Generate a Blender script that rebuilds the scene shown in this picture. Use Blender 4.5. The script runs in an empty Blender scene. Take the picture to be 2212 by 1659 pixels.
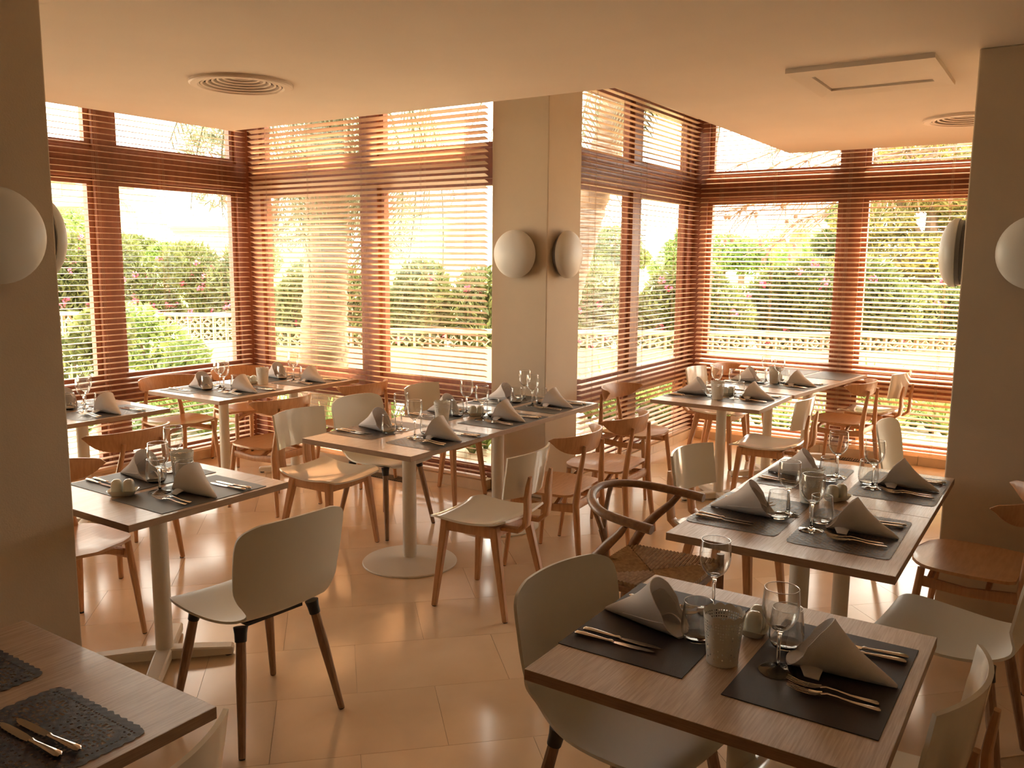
import bpy, math, random
import numpy as np
from mathutils import Matrix, Vector
PI = math.pi
sc = bpy.context.scene
col = sc.collection
rnd = random.Random(7)

# ------------------------------------------------------------ camera
RIGHT = Vector((0.54990149, -0.83518487, 0.00863645))
DOWN = Vector((-0.1150072, -0.08595653, -0.98963873))
FWD = Vector((0.82727365, 0.54321056, -0.14331989))
CAMH = 1.72
cd = bpy.data.cameras.new('camera'); cam = bpy.data.objects.new('camera', cd); col.objects.link(cam)
m = Matrix((RIGHT, -DOWN, -FWD)).transposed().to_4x4()
m.translation = Vector((0, 0, CAMH))
cam.matrix_world = m
cd.sensor_width = 36; cd.lens = 1856 / 2212 * 36; cd.clip_start = 0.03; cd.clip_end = 600
sc.camera = cam

# ------------------------------------------------------------ world, sun, exposure
w = bpy.data.worlds.new('sky'); sc.world = w; w.use_nodes = True
bg = w.node_tree.nodes['Background']
bg.inputs[0].default_value = (1.0, 0.93, 0.85, 1); bg.inputs[1].default_value = 7.0
sd = bpy.data.lights.new('sun', 'SUN'); sun = bpy.data.objects.new('sun', sd); col.objects.link(sun)
sd.energy = 26; sd.angle = math.radians(1.2); sd.color = (1, .86, .66)
az, el = math.radians(-24), math.radians(56)
sdir = Vector((math.cos(el) * math.cos(az), math.cos(el) * math.sin(az), math.sin(el)))
sun.rotation_euler = sdir.to_track_quat('Z', 'Y').to_euler()
vs = sc.view_settings
vs.view_transform = 'Standard'; vs.look = 'None'; vs.gamma = 1; vs.use_curve_mapping = False
vs.exposure = 0.5
sc.cycles.use_denoising = True
sc.cycles.max_bounces = 10; sc.cycles.diffuse_bounces = 5; sc.cycles.transparent_max_bounces = 24
sc.cycles.sample_clamp_indirect = 8
sc.cycles.caustics_reflective = False; sc.cycles.caustics_refractive = False

def portal(loc, rot, sx, sy):
    d = bpy.data.lights.new('window_light', 'AREA'); d.shape = 'RECTANGLE'; d.size = sx; d.size_y = sy
    d.cycles.is_portal = True
    o = bpy.data.objects.new('window_light', d); col.objects.link(o); o.location = loc; o.rotation_euler = rot
portal((3.4, 6.5, 1.6), (-PI / 2, 0, 0), 3.9, 3.1)
portal((5.45, 4.9, 1.6), (0, PI / 2, 0), 3.1, 3.1)
portal((6.75, 3.45, 1.6), (-PI / 2, 0, 0), 3.1, 3.1)
portal((8.3, 1.3, 1.6), (0, PI / 2, 0), 3.1, 4.1)

# ------------------------------------------------------------ materials
MATS = {}
def nt(name):
    m = bpy.data.materials.new(name); m.use_nodes = True
    MATS[name] = m
    return m, m.node_tree, m.node_tree.nodes['Principled BSDF']
def mat(name, c, rough=.5, metal=0, coat=0, noise=0, scale=20, bump=0, bscale=200, stretch=None, c2=None, spec=.5, trans=0, vary=0, sheen=0, coords='Object', detail=4):
    m, t, b = nt(name)
    N, L = t.nodes, t.links
    b.inputs['Base Color'].default_value = (*c, 1); b.inputs['Roughness'].default_value = rough
    b.inputs['Metallic'].default_value = metal; b.inputs['Coat Weight'].default_value = coat
    b.inputs['Coat Roughness'].default_value = .08
    b.inputs['Specular IOR Level'].default_value = spec
    if sheen: b.inputs['Sheen Weight'].default_value = sheen
    tc = N.new('ShaderNodeTexCoord'); mp = N.new('ShaderNodeMapping')
    L.new(tc.outputs[coords], mp.inputs[0])
    if stretch: mp.inputs['Scale'].default_value = stretch
    if vary:
        oi = N.new('ShaderNodeObjectInfo')
        mu = N.new('ShaderNodeMath'); mu.operation = 'MULTIPLY'; mu.inputs[1].default_value = 37.0
        L.new(oi.outputs['Random'], mu.inputs[0])
        L.new(mu.outputs[0], mp.inputs['Location'])
    last = None
    if c2 is not None or noise:
        n = N.new('ShaderNodeTexNoise'); n.inputs['Scale'].default_value = scale; n.inputs['Detail'].default_value = detail
        L.new(mp.outputs[0], n.inputs['Vector'])
        r = N.new('ShaderNodeValToRGB'); r.color_ramp.elements[0].position = .35; r.color_ramp.elements[1].position = .65
        d = c2 if c2 is not None else tuple(max(0, x * (1 - noise)) for x in c)
        r.color_ramp.elements[0].color = (*d, 1); r.color_ramp.elements[1].color = (*c, 1)
        L.new(n.outputs['Fac'], r.inputs[0]); last = r.outputs[0]
        L.new(last, b.inputs['Base Color'])
    if vary:
        hs = N.new('ShaderNodeHueSaturation'); 
        ma = N.new('ShaderNodeMapRange'); ma.inputs['To Min'].default_value = 1 - vary; ma.inputs['To Max'].default_value = 1 + vary
        L.new(oi.outputs['Random'], ma.inputs['Value']); L.new(ma.outputs[0], hs.inputs['Value'])
        if last: L.new(last, hs.inputs['Color'])
        else: hs.inputs['Color'].default_value = (*c, 1)
        L.new(hs.outputs[0], b.inputs['Base Color'])
    if bump:
        n2 = N.new('ShaderNodeTexNoise'); n2.inputs['Scale'].default_value = bscale; L.new(mp.outputs[0], n2.inputs['Vector'])
        bp = N.new('ShaderNodeBump'); bp.inputs['Strength'].default_value = bump; bp.inputs['Distance'].default_value = .002
        L.new(n2.outputs['Fac'], bp.inputs['Height']); L.new(bp.outputs[0], b.inputs['Normal'])
    if trans:
        tr = N.new('ShaderNodeBsdfTranslucent'); mx = N.new('ShaderNodeMixShader'); mx.inputs[0].default_value = trans
        if last: L.new(last, tr.inputs[0])
        else: tr.inputs[0].default_value = (*c, 1)
        L.new(b.outputs[0], mx.inputs[1]); L.new(tr.outputs[0], mx.inputs[2])
        L.new(mx.outputs[0], N['Material Output'].inputs[0])
    return m

mat('wall_paint', (.62, .50, .36), .75, noise=.05, scale=3, bump=.35, bscale=180)
mat('ceiling_paint', (.82, .71, .60), .8, noise=.04, scale=2, bump=.2, bscale=120)
mat('marble', (.84, .64, .44), .14, c2=(.74, .54, .35), scale=2.2, detail=8, vary=.035, spec=.6, coords='Object')
mat('marble_joint', (.50, .35, .22), .3)
mat('marble_kerb', (.80, .62, .42), .25, noise=.12, scale=6, vary=.06)
mat('beech', (.60, .32, .155), .38, c2=(.51, .255, .115), scale=14, stretch=(6, 6, .8), coat=.15, vary=.05)
mat('beech_ply', (.60, .33, .16), .35, c2=(.52, .27, .12), scale=10, stretch=(1, 7, 7), coat=.2, vary=.05)
mat('old_oak', (.30, .155, .07), .42, c2=(.22, .11, .05), scale=14, stretch=(4, 4, 4), coat=.1)
mat('dowel_oak', (.36, .21, .12), .5, c2=(.27, .15, .08), scale=16, stretch=(6, 6, .8))
mat('cord', (.50, .32, .16), .8, c2=(.36, .21, .10), scale=60, stretch=(1, 1, 1), bump=.6, bscale=300)
mat('laminate', (.66, .50, .38), .26, c2=(.50, .37, .27), scale=9, stretch=(1.2, 26, 1), bump=.25, bscale=60, vary=.03, detail=8, coat=.28)
mat('table_edge', (.42, .28, .18), .5, c2=(.34, .22, .14), scale=9, stretch=(2, 2, 30))
mat('white_lacquer', (.82, .78, .69), .12, coat=.5)
mat('white_plastic', (.76, .73, .64), .42, bump=.1, bscale=500)
mat('white_metal', (.78, .73, .64), .45, bump=.12, bscale=400)
mat('black_plastic', (.02, .02, .02), .4)
mat('steel', (.78, .74, .68), .17, metal=1)
mat('frame_wood', (.27, .092, .047), .42, c2=(.21, .068, .034), scale=8, stretch=(3, 3, .6), coat=.1)
mat('slat', (.89, .69, .51), .38, noise=.04, scale=3, trans=.32)
mat('slat_cord', (.45, .30, .20), .8)
mat('napkin', (.90, .83, .78), .9, noise=.04, scale=14, bump=.5, bscale=700, sheen=.3, trans=.22)
mat('ceramic', (.70, .70, .62), .15, coat=.6)
mat('bucket_metal', (.80, .77, .70), .4)
mat('mat_charcoal', (.040, .030, .032), .5, bump=.5, bscale=900, spec=.4)
mat('mat_grey', (.10, .088, .074), .42, c2=(.075, .066, .056), scale=260, bump=.8, bscale=700, spec=.6)
mat('lace_dark', (.030, .024, .028), .5, bump=.3, bscale=600)
mat('lace_grey', (.055, .044, .040), .30, bump=.5, bscale=700, spec=.7)
mat('lamp_white', (.70, .68, .63), .38)
mat('lamp_ring', (.22, .22, .23), .5)
mat('vent_paint', (.78, .64, .52), .5)
mat('dark_void', (.03, .02, .015), .8)
mat('grille', (.30, .20, .11), .35, metal=.6)
mat('paving', (.72, .62, .48), .8, noise=.08, scale=1.5)
mat('soil', (.30, .24, .13), .9, c2=(.22, .22, .08), scale=2)
mat('lawn', (.32, .40, .08), .9, c2=(.42, .44, .12), scale=.6)
mat('render_peach', (.60, .44, .28), .8, noise=.06, scale=2)
mat('breeze', (.50, .38, .25), .8, noise=.05, scale=4)
mat('leaf', (.10, .12, .036), .55, c2=(.17, .19, .055), scale=1.3, trans=.35)
mat('leaf_light', (.15, .22, .06), .5, c2=(.24, .31, .09), scale=1.5, trans=.4)
mat('leaf_pine', (.28, .25, .055), .7, c2=(.16, .14, .05), scale=.8, trans=.3)
mat('leaf_grey', (.15, .17, .10), .6, c2=(.24, .24, .15), scale=2, trans=.25)
mat('flower', (.75, .07, .17), .6, c2=(.85, .22, .32), scale=5, trans=.3)
mat('bark_palm', (.33, .23, .16), .9, c2=(.19, .125, .085), scale=5, stretch=(1, 1, 5), bump=1, bscale=30)
mat('bark', (.26, .16, .10), .9, noise=.3, scale=12)
mat('building_peach', (.50, .36, .21), .8, noise=.04, scale=.3)
mat('building_white', (.62, .57, .48), .8)
mat('building_glass', (.16, .20, .26), .2)
mat('roof_tile', (.55, .24, .13), .8)

def glassmat():
    m, t, b = nt('glass'); t.nodes.remove(b)
    g = t.nodes.new('ShaderNodeBsdfGlass'); g.inputs['Roughness'].default_value = 0; g.inputs['IOR'].default_value = 1.46
    g.inputs[0].default_value = (.985, .985, .97, 1)
    t.links.new(g.outputs[0], t.nodes['Material Output'].inputs[0])
    m, t, b = nt('pane'); t.nodes.remove(b)
    N, L = t.nodes, t.links
    tr = N.new('ShaderNodeBsdfTransparent'); tr.inputs[0].default_value = (.97, .985, .96, 1)
    gl = N.new('ShaderNodeBsdfGlossy'); gl.inputs['Roughness'].default_value = 0.02
    lw = N.new('ShaderNodeLayerWeight'); pw = N.new('ShaderNodeMath'); pw.operation = 'POWER'; pw.inputs[1].default_value = 5
    L.new(lw.outputs['Facing'], pw.inputs[0])
    fr = N.new('ShaderNodeMath'); fr.operation = 'MULTIPLY_ADD'; fr.inputs[1].default_value = .5; fr.inputs[2].default_value = .02
    L.new(pw.outputs[0], fr.inputs[0])
    mx = N.new('ShaderNodeMixShader')
    L.new(fr.outputs[0], mx.inputs[0]); L.new(tr.outputs[0], mx.inputs[1]); L.new(gl.outputs[0], mx.inputs[2])
    L.new(mx.outputs[0], N['Material Output'].inputs[0])
    m, t, b = nt('thin_glass'); t.nodes.remove(b)
    N, L = t.nodes, t.links
    tr = N.new('ShaderNodeBsdfTransparent'); tr.inputs[0].default_value = (.985, .985, .975, 1)
    gl = N.new('ShaderNodeBsdfGlossy'); gl.inputs['Roughness'].default_value = 0.01
    lw = N.new('ShaderNodeLayerWeight'); pw = N.new('ShaderNodeMath'); pw.operation = 'POWER'; pw.inputs[1].default_value = 2.4
    L.new(lw.outputs['Facing'], pw.inputs[0])
    fr = N.new('ShaderNodeMath'); fr.operation = 'MULTIPLY_ADD'; fr.inputs[1].default_value = .9; fr.inputs[2].default_value = .06
    L.new(pw.outputs[0], fr.inputs[0]); mx = N.new('ShaderNodeMixShader')
    L.new(fr.outputs[0], mx.inputs[0]); L.new(tr.outputs[0], mx.inputs[1]); L.new(gl.outputs[0], mx.inputs[2])
    L.new(mx.outputs[0], N['Material Output'].inputs[0])
glassmat()
def rimmat():
    m, t, b = nt('rim_glass'); t.nodes.remove(b)
    N, L = t.nodes, t.links
    tr = N.new('ShaderNodeBsdfTransparent'); gl = N.new('ShaderNodeBsdfGlossy'); gl.inputs['Roughness'].default_value = .22
    mx = N.new('ShaderNodeMixShader'); mx.inputs[0].default_value = .8
    L.new(tr.outputs[0], mx.inputs[1]); L.new(gl.outputs[0], mx.inputs[2]); L.new(mx.outputs[0], N['Material Output'].inputs[0])
rimmat()

# ------------------------------------------------------------ mesh helpers
class MB:
    def __init__(s): s.v = []; s.f = []; s.mi = []; s.cur = 0
    def add(s, vs, fs, mi=None):
        b = len(s.v); s.v.extend([tuple(map(float, x)) for x in vs])
        for f in fs: s.f.append(tuple(i + b for i in f)); s.mi.append(s.cur if mi is None else mi)
    def box(s, x0, x1, y0, y1, z0, z1):
        vs = [(x, y, z) for z in (z0, z1) for y in (y0, y1) for x in (x0, x1)]
        s.add(vs, [(0, 2, 3, 1), (4, 5, 7, 6), (0, 1, 5, 4), (2, 6, 7, 3), (0, 4, 6, 2), (1, 3, 7, 5)]); return s
    def loft(s, rings, cap=True, closed=True):
        n = len(rings[0]); vs = [p for r in rings for p in r]; fs = []
        for i in range(len(rings) - 1):
            for j in range(n if closed else n - 1):
                k = (j + 1) % n
                fs.append((i * n + j, i * n + k, (i + 1) * n + k, (i + 1) * n + j))
        if cap and closed:
            fs.append(tuple(range(n))[::-1]); fs.append(tuple((len(rings) - 1) * n + j for j in range(n)))
        s.add(vs, fs); return s
    def tube(s, pts, rad, n=8, flat=None, up=None, sq=False, cap=True):
        pts = [Vector(p) for p in pts]
        if not hasattr(rad, '__len__'): rad = [rad] * len(pts)
        rings = []; prev = None
        for i, p in enumerate(pts):
            t = (pts[min(i + 1, len(pts) - 1)] - pts[max(i - 1, 0)]).normalized()
            a = Vector(up) if up else (prev if prev else (Vector((0, 0, 1)) if abs(t.z) < .9 else Vector((1, 0, 0))))
            a = (a - t * a.dot(t)).normalized(); b = t.cross(a)
            prev = a
            r = rad[i]; ra, rb = (r if hasattr(r, '__len__') else (r, r))
            ring = []
            if sq:
                for (u, v) in ((1, .7), (.7, 1), (-.7, 1), (-1, .7), (-1, -.7), (-.7, -1), (.7, -1), (1, -.7)):
                    ring.append(p + a * (u * ra) + b * (v * rb))
            else:
                for j in range(n):
                    q = 2 * PI * j / n; ring.append(p + a * (math.cos(q) * ra) + b * (math.sin(q) * rb))
            rings.append(ring)
        return s.loft(rings, cap)
    def lathe(s, prof, n=24, c=(0, 0, 0), ax='z', cap=False):
        rings = []
        for r, z in prof:
            ring = []
            for j in range(n):
                q = 2 * PI * j / n
                ring.append((c[0] + r * math.cos(q), c[1] + r * math.sin(q), c[2] + z))
            rings.append(ring)
        return s.loft(rings, cap)
    def sheet(s, P, nu, nv, th):
        g = [[Vector(P(-1 + 2 * i / nu, j / nv)) for i in range(nu + 1)] for j in range(nv + 1)]
        top = []; bot = []
        for j in range(nv + 1):
            for i in range(nu + 1):
                du = g[j][min(i + 1, nu)] - g[j][max(i - 1, 0)]; dv = g[min(j + 1, nv)][i] - g[max(j - 1, 0)][i]
                n = du.cross(dv); n = n.normalized() if n.length > 1e-9 else Vector((0, 0, 1))
                top.append(g[j][i] + n * th / 2); bot.append(g[j][i] - n * th / 2)
        k = len(top); W = nu + 1; fs = []
        for j in range(nv):
            for i in range(nu):
                a = j * W + i; fs.append((a, a + 1, a + W + 1, a + W)); fs.append((k + a, k + a + W, k + a + W + 1, k + a + 1))
        for i in range(nu):
            fs.append((i, k + i, k + i + 1, i + 1)); a = nv * W + i; fs.append((a, a + 1, k + a + 1, k + a))
        for j in range(nv):
            a = j * W; fs.append((a, a + W, k + a + W, k + a)); a = j * W + nu; fs.append((a, k + a, k + a + W, a + W))
        s.add(top + bot, fs); return s
    def obj(s, name, mats, parent=None, smooth=False, bevel=0):
        me = bpy.data.meshes.new(name); me.from_pydata(s.v, [], s.f); me.validate()
        if isinstance(mats, str): mats = [mats]
        for q in mats: me.materials.append(MATS[q])
        if len(mats) > 1:
            for p, i in zip(me.polygons, s.mi): p.material_index = i
        if smooth:
            me.shade_smooth()
            try: me.set_sharp_from_angle(angle=math.radians(smooth if smooth > 1 else 40))
            except Exception: pass
        o = bpy.data.objects.new(name, me); col.objects.link(o)
        if parent: o.parent = parent
        if bevel:
            b = o.modifiers.new('bevel', 'BEVEL'); b.width = bevel; b.segments = 2; b.limit_method = 'ANGLE'
        return o

def thing(name, label, cat, loc=(0, 0, 0), rz=0, group=None):
    o = bpy.data.objects.new(name, None); col.objects.link(o); o.location = loc; o.rotation_euler = (0, 0, rz)
    o.empty_display_size = .1
    tag(o, label, cat, group); return o
def tag(o, label, cat, group=None):
    o['label'] = label; o['category'] = cat
    if group: o['group'] = group
    elif 'group' in o.keys(): del o['group']
    return o
def copy_tree(o, parent=None):
    c = o.copy(); col.objects.link(c)
    if parent is not None: c.parent = parent
    for ch in list(o.children): copy_tree(ch, c)
    return c
class Proto:
    """first use moves the built thing itself, later uses copy it with its parts"""
    def __init__(s, root): s.root = root; s.used = False
    def put(s, loc, rz, label, cat, group=None, rx=0, ry=0):
        o = s.root if not s.used else copy_tree(s.root)
        s.used = True
        o.location = loc; o.rotation_euler = (rx, ry, rz); tag(o, label, cat, group); return o
def struct(o): o['kind'] = 'structure'; return o
def sgrp(name):
    o = bpy.data.objects.new(name, None); col.objects.link(o); o['kind'] = 'structure'; return o

# ------------------------------------------------------------ room shell
CZ = 2.65
XB, YA, XD, YC = 5.11, 6.17, 7.93, 3.09      # inner faces of the kerbs under the four windows
fl = struct(MB().box(-2.6, XB, -2.6, YA + .2, -.12, -.003).box(XB, XD + .2, -2.6, YC + .2, -.12, -.003).box(XB, XB + .2, YC + .2, YA + .2, -.12, -.003).obj('floor', 'marble_joint'))
def clip(poly, ax, val, sgn):
    out = []
    for i in range(len(poly)):
        a, b = poly[i], poly[(i + 1) % len(poly)]
        da, db = sgn * (val - a[ax]), sgn * (val - b[ax])
        if da >= 0: out.append(a)
        if (da >= 0) != (db >= 0):
            t = da / (da - db); out.append((a[0] + (b[0] - a[0]) * t, a[1] + (b[1] - a[1]) * t))
    return out
ux, uy = math.cos(-PI / 4), math.sin(-PI / 4)
O0 = (2.359, 2.276); TW, TH = .62, .44
nt_ = 0
for r in range(-14, 16):
    for q in range(-12, 12):
        off = (r % 2) * .5
        c = []
        for a, b in ((0, 0), (1, 0), (1, 1), (0, 1)):
            s_ = (q + a + off) * TW + (-.0008 if a else .0008); t_ = (r + b) * TH + (-.0008 if b else .0008)
            c.append((O0[0] + ux * s_ - uy * t_, O0[1] + uy * s_ + ux * t_))
        mx = sum(p[0] for p in c) / 4; my = sum(p[1] for p in c) / 4
        if mx < .9 or mx > 8.3 or my < -.5: continue
        ang = math.degrees(math.atan2(my, mx)); dep = mx * .836 + my * .549
        if not (-4 < ang < 70) or dep < 1.5: continue
        mb = MB(); any_ = False
        for lim in (((1, YC, 1), (0, XD, 1)), ((1, YC, -1), (0, XB, 1), (1, YA, 1))):
            p = c
            for ax, val, sg in lim:
                p = clip(p, ax, val, sg)
                if len(p) < 3: break
            if len(p) >= 3:
                k = len(p); any_ = True
                mb.add([(x, y, 0) for x, y in p] + [(x, y, -.003) for x, y in p], [tuple(range(k))] + [(i, i + k, (i + 1) % k + k, (i + 1) % k) for i in range(k)])
        if any_ and nt_ < 298:
            mb.obj('floor_tile', 'marble', fl); nt_ += 1

# kerb (marble skirting) along each window
def kerb(name, x0, x1, y0, y1, along):
    g = sgrp(name); L = (x1 - x0) if along == 'x' else (y1 - y0); n = max(1, round(L / .42))
    for i in range(n):
        a, b = i / n * L + .001, (i + 1) / n * L - .001
        if along == 'x': MB().box(x0 + a, x0 + b, y0, y1, 0, .078).obj('kerb_tile', 'marble_kerb', g, bevel=.002)
        else: MB().box(x0, x1, y0 + a, y0 + b, 0, .078).obj('kerb_tile', 'marble_kerb', g, bevel=.002)
kerb('baseboard_north', 1.5, XB, YA, YA + .12, 'x')
kerb('baseboard_middle', XB, XB + .12, 3.60, YA, 'y')
kerb('baseboard_bay', 5.68, XD, YC, YC + .12, 'x')
kerb('baseboard_east', XD, XD + .12, -.6, YC, 'y')

TOPZ = 3.15
struct(MB().box(-2.8, 1.4, YA + .02, YA + .3, -.1, TOPZ).obj('wall_north', 'wall_paint'))
struct(MB().box(XD + .02, XD + .3, -2.8, -.6, -.1, TOPZ).obj('wall_east', 'wall_paint'))
struct(MB().box(-2.8, XD + .3, -2.8, -2.6, -.1, TOPZ).obj('wall_south', 'wall_paint'))
struct(MB().box(-2.8, -2.6, -2.8, YA + .3, -.1, TOPZ).obj('wall_west', 'wall_paint'))
# dropped ceiling with its stepped outline, and the roof slab above the blinds
cl = MB()
P = [(-2.6, -2.6), (7.70, -2.6), (7.70, 2.205), (4.365, 2.205), (4.365, 5.39), (-2.6, 5.39)]
cl.add([(x, y, CZ) for x, y in P] + [(x, y, CZ + .22) for x, y in P], [(3, 2, 1, 0), (5, 4, 3, 0), (6, 7, 8, 9), (6, 9, 10, 11)] + [(i, (i + 1) % 6, (i + 1) % 6 + 6, i + 6) for i in range(6)])
VENTS = ((3.225, 3.885), (6.42, .70))
ceil_ob = struct(cl.obj('ceiling', 'ceiling_paint'))
cut = MB()
for vx, vy in VENTS: cut.lathe([(.001, -.05), (.218, -.05), (.218, .075), (.001, .075)], 64, (vx, vy, CZ))
cut_ob = cut.obj('cutter', 'ceiling_paint')
bo_ = ceil_ob.modifiers.new('holes', 'BOOLEAN'); bo_.object = cut_ob; bo_.operation = 'DIFFERENCE'; bo_.solver = 'EXACT'
bpy.context.view_layer.update()
me_ = bpy.data.meshes.new_from_object(ceil_ob.evaluated_get(bpy.context.evaluated_depsgraph_get()))
ceil_ob.modifiers.clear(); ceil_ob.data = me_
bpy.data.objects.remove(cut_ob)
struct(MB().box(-2.8, XB + .35, -2.8, YA + .5, TOPZ, TOPZ + .25).box(XB + .35, XD + .45, -2.8, YC + .5, TOPZ, TOPZ + .25).obj('ceiling_upper', 'ceiling_paint'))

# ------------------------------------------------------------ windows
def window(name, axis, pos, a0, a1, mull, zt=3.12):
    """axis 'x': the window runs along x at y=pos; its front face is at pos, depth outwards"""
    g = sgrp(name); D = .11
    def bx(u0, u1, z0, z1, nm, mt='frame_wood', d0=0, d1=D, bev=.004):
        if axis == 'x': return MB().box(u0, u1, pos + d0, pos + d1, z0, z1).obj(nm, mt, g, bevel=bev)
        return MB().box(pos + d0, pos + d1, u0, u1, z0, z1).obj(nm, mt, g, bevel=bev)
    verts = [a0] + mull + [a1]
    mw = .085
    bx(a0 - .02, a0 + .12, 0, zt, 'jamb'); bx(a1 - .14, a1 + .02, 0, zt, 'jamb')
    for m_ in mull: bx(m_ - mw, m_ + mw, 0.0, zt, 'mullion', d0=.002)
    bx(a0, a1, 2.30, 2.52, 'transom', d0=-.012); bx(a0, a1, .60, .755, 'sill_rail', d0=-.008)
    bx(a0, a1, 0, .115, 'bottom_rail', d0=-.004); bx(a0, a1, zt - .08, zt + .04, 'head_rail', d0=-.004)
    ed = [a0 + .12] + sum([[m_ - mw, m_ + mw] for m_ in mull], []) + [a1 - .14]
    for i in range(0, len(ed), 2):
        for z0, z1 in ((.115, .60), (.755, 2.30), (2.52, zt - .08)):
            u0, u1 = ed[i], ed[i + 1]; s = .045
            # casement frame round the pane
            fr = MB()
            for (p0, p1, q0, q1) in ((u0, u1, z0, z0 + s), (u0, u1, z1 - s, z1), (u0, u0 + s, z0 + s, z1 - s), (u1 - s, u1, z0 + s, z1 - s)):
                if axis == 'x': fr.box(p0, p1, pos + .03, pos + .085, q0, q1)
                else: fr.box(pos + .03, pos + .085, p0, p1, q0, q1)
            f = fr.obj('casement', 'frame_wood', g)
            if axis == 'x': MB().box(u0 + s, u1 - s, pos + .052, pos + .058, z0 + s, z1 - s).obj('pane', 'pane', f)
            else: MB().box(pos + .052, pos + .058, u0 + s, u1 - s, z0 + s, z1 - s).obj('pane', 'pane', f)
window('window_1', 'x', 6.25, 1.40, 5.24, [2.40, 3.87])
window('window_2', 'y', 5.235, 3.32, 6.25, [4.82])
window('window_3', 'x', 3.20, 5.36, 8.08, [6.79])
window('window_4', 'y', 8.045, -.62, 3.20, [.35, 1.73])

# ------------------------------------------------------------ blinds
def blind(axis, pos, a0, a1, tilt, label, cords):
    g = thing('venetian_blind', label, 'blind')
    pitch = .0428; W = .050; n = 70; L = a1 - a0
    sm = MB(); rings = []
    for u in (a0, a1):
        ring = []
        for k in range(5):
            x = (-.5 + k / 4) * W; ring.append((x, .0022 * (1 - (2 * x / W) ** 2) + .0009))
        for k in range(5):
            x = (.5 - k / 4) * W; ring.append((x, .0022 * (1 - (2 * x / W) ** 2) - .0009))
        rr = []
        for x, z in ring:
            X = x * math.cos(tilt) - z * math.sin(tilt); Z = x * math.sin(tilt) + z * math.cos(tilt)
            rr.append((u, X, Z) if axis == 'x' else (X, u, Z))
        rings.append(rr)
    sm.loft(rings)
    if axis == 'x': sm.f = [f[::-1] for f in sm.f]
    s0 = sm.obj('slat', 'slat', g, smooth=True)
    d0 = (0, pos) if axis == 'x' else (pos, 0)
    s0.location = (d0[0], d0[1], .135)
    for i in range(1, n):
        s = s0.copy(); col.objects.link(s); s.parent = g
        s.location = (d0[0], d0[1], .135 + i * pitch + rnd.uniform(-.0008, .0008))
    def b2(u0, u1, v0, v1, z0, z1, nm, mt):
        if axis == 'x': return MB().box(u0, u1, pos + v0, pos + v1, z0, z1).obj(nm, mt, g, bevel=.003)
        return MB().box(pos + v0, pos + v1, u0, u1, z0, z1).obj(nm, mt, g, bevel=.003)
    b2(a0, a1, -.025, .025, .085, .105, 'bottom_bar', 'slat')
    b2(a0, a1, -.028, .028, 3.12, 3.149, 'head_box', 'slat')
    for cpos in cords:
        mb = MB()
        for v in (-.027, .027):
            for du in (-.006, .006):
                if axis == 'x': mb.tube([(cpos + du, pos + v, .095), (cpos + du, pos + v, 3.13)], .0009, 4)
                else: mb.tube([(pos + v, cpos + du, .095), (pos + v, cpos + du, 3.13)], .0009, 4)
        mb.obj('ladder_cord', 'slat_cord', g)
blind('x', 6.17, 1.5, 5.12, math.radians(3), 'pale wooden slatted blind over the far left window, left of the first corner', [2.0, 2.9, 3.75, 4.3, 4.86])
blind('y', 5.15, 3.615, 6.13, math.radians(-20), 'pale slatted blind between the first window corner and the white column', [3.78, 4.2, 4.80, 5.4, 5.9])
blind('x', 3.13, 5.69, 7.96, math.radians(1), 'pale slatted blind to the right of the white column, narrow window', [5.85, 6.3, 6.75, 7.5])
blind('y', 7.99, -.55, 3.10, math.radians(15), 'pale slatted blind in the far right window beside the brown pillar', [-.1, .95, 1.75, 2.4, 2.9])

# ------------------------------------------------------------ pillars and sconces
struct(MB().box(.95, 1.70, 3.07, 3.62, 0, CZ).obj('wall_left_pillar', 'wall_paint', bevel=.006))
struct(MB().box(4.40, 4.98, -.60, .458, 0, CZ).obj('wall_right_pillar', 'wall_paint', bevel=.006))
struct(MB().box(5.20, 5.67, 3.13, 3.60, 0, TOPZ).obj('wall_middle_pillar', 'wall_paint', bevel=.006))
def make_sconce():
    r = thing('wall_lamp', '', 'lamp')
    q = [(0.0001, .0)]; R = .162
    prof = [(R * .80, 0), (R * .80, .022), (R * .93, .022), (R * .99, .032), (R, .042)]
    dome = [(R, .042)] + [(R * math.cos(t) ** .9 if t < PI / 2 - .01 else .0001, .050 + .072 * math.sin(t)) for t in [i * PI / 2 / 14 for i in range(15)]]
    mb = MB(); mb.lathe(dome, 48); mb.lathe([(R * .97, .040), (R, .042)], 48)
    o = mb.obj('shade', 'lamp_white', r, smooth=60)
    o2 = MB().lathe(prof[:3] + [(R * .95, .040)], 48).obj('back_plate', 'lamp_ring', r, smooth=30)
    return Proto(r)
SC = make_sconce()
def sconce(loc, face, label):
    rot = {'-x': (0, -PI / 2, 0), '+x': (0, PI / 2, 0), '-y': (PI / 2, 0, 0), '+y': (-PI / 2, 0, 0)}[face]
    o = SC.put(loc, 0, label, 'lamp'); o.rotation_euler = rot
    if 'middle' in label: o.scale = (1.043,) * 3
sconce((1.475, 3.07, 1.785), '-y', 'large white domed wall lamp on the front of the left pillar, cut by the frame')
sconce((1.70, 3.29, 1.785), '+x', 'white domed wall lamp peeking out from behind the left pillar')
q_ = sconce((5.20, 3.368, 1.759), '-x', 'left of two round white wall lamps on the middle column')
q_ = sconce((5.40, 3.13, 1.759), '-y', 'right of two round white wall lamps on the middle column')
sconce((4.60, .458, 1.77), '+y', 'white domed wall lamp seen from the side on the right pillar edge')
sconce((4.40, .165, 1.77), '-x', 'white domed wall lamp facing the room on the right pillar')

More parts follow.
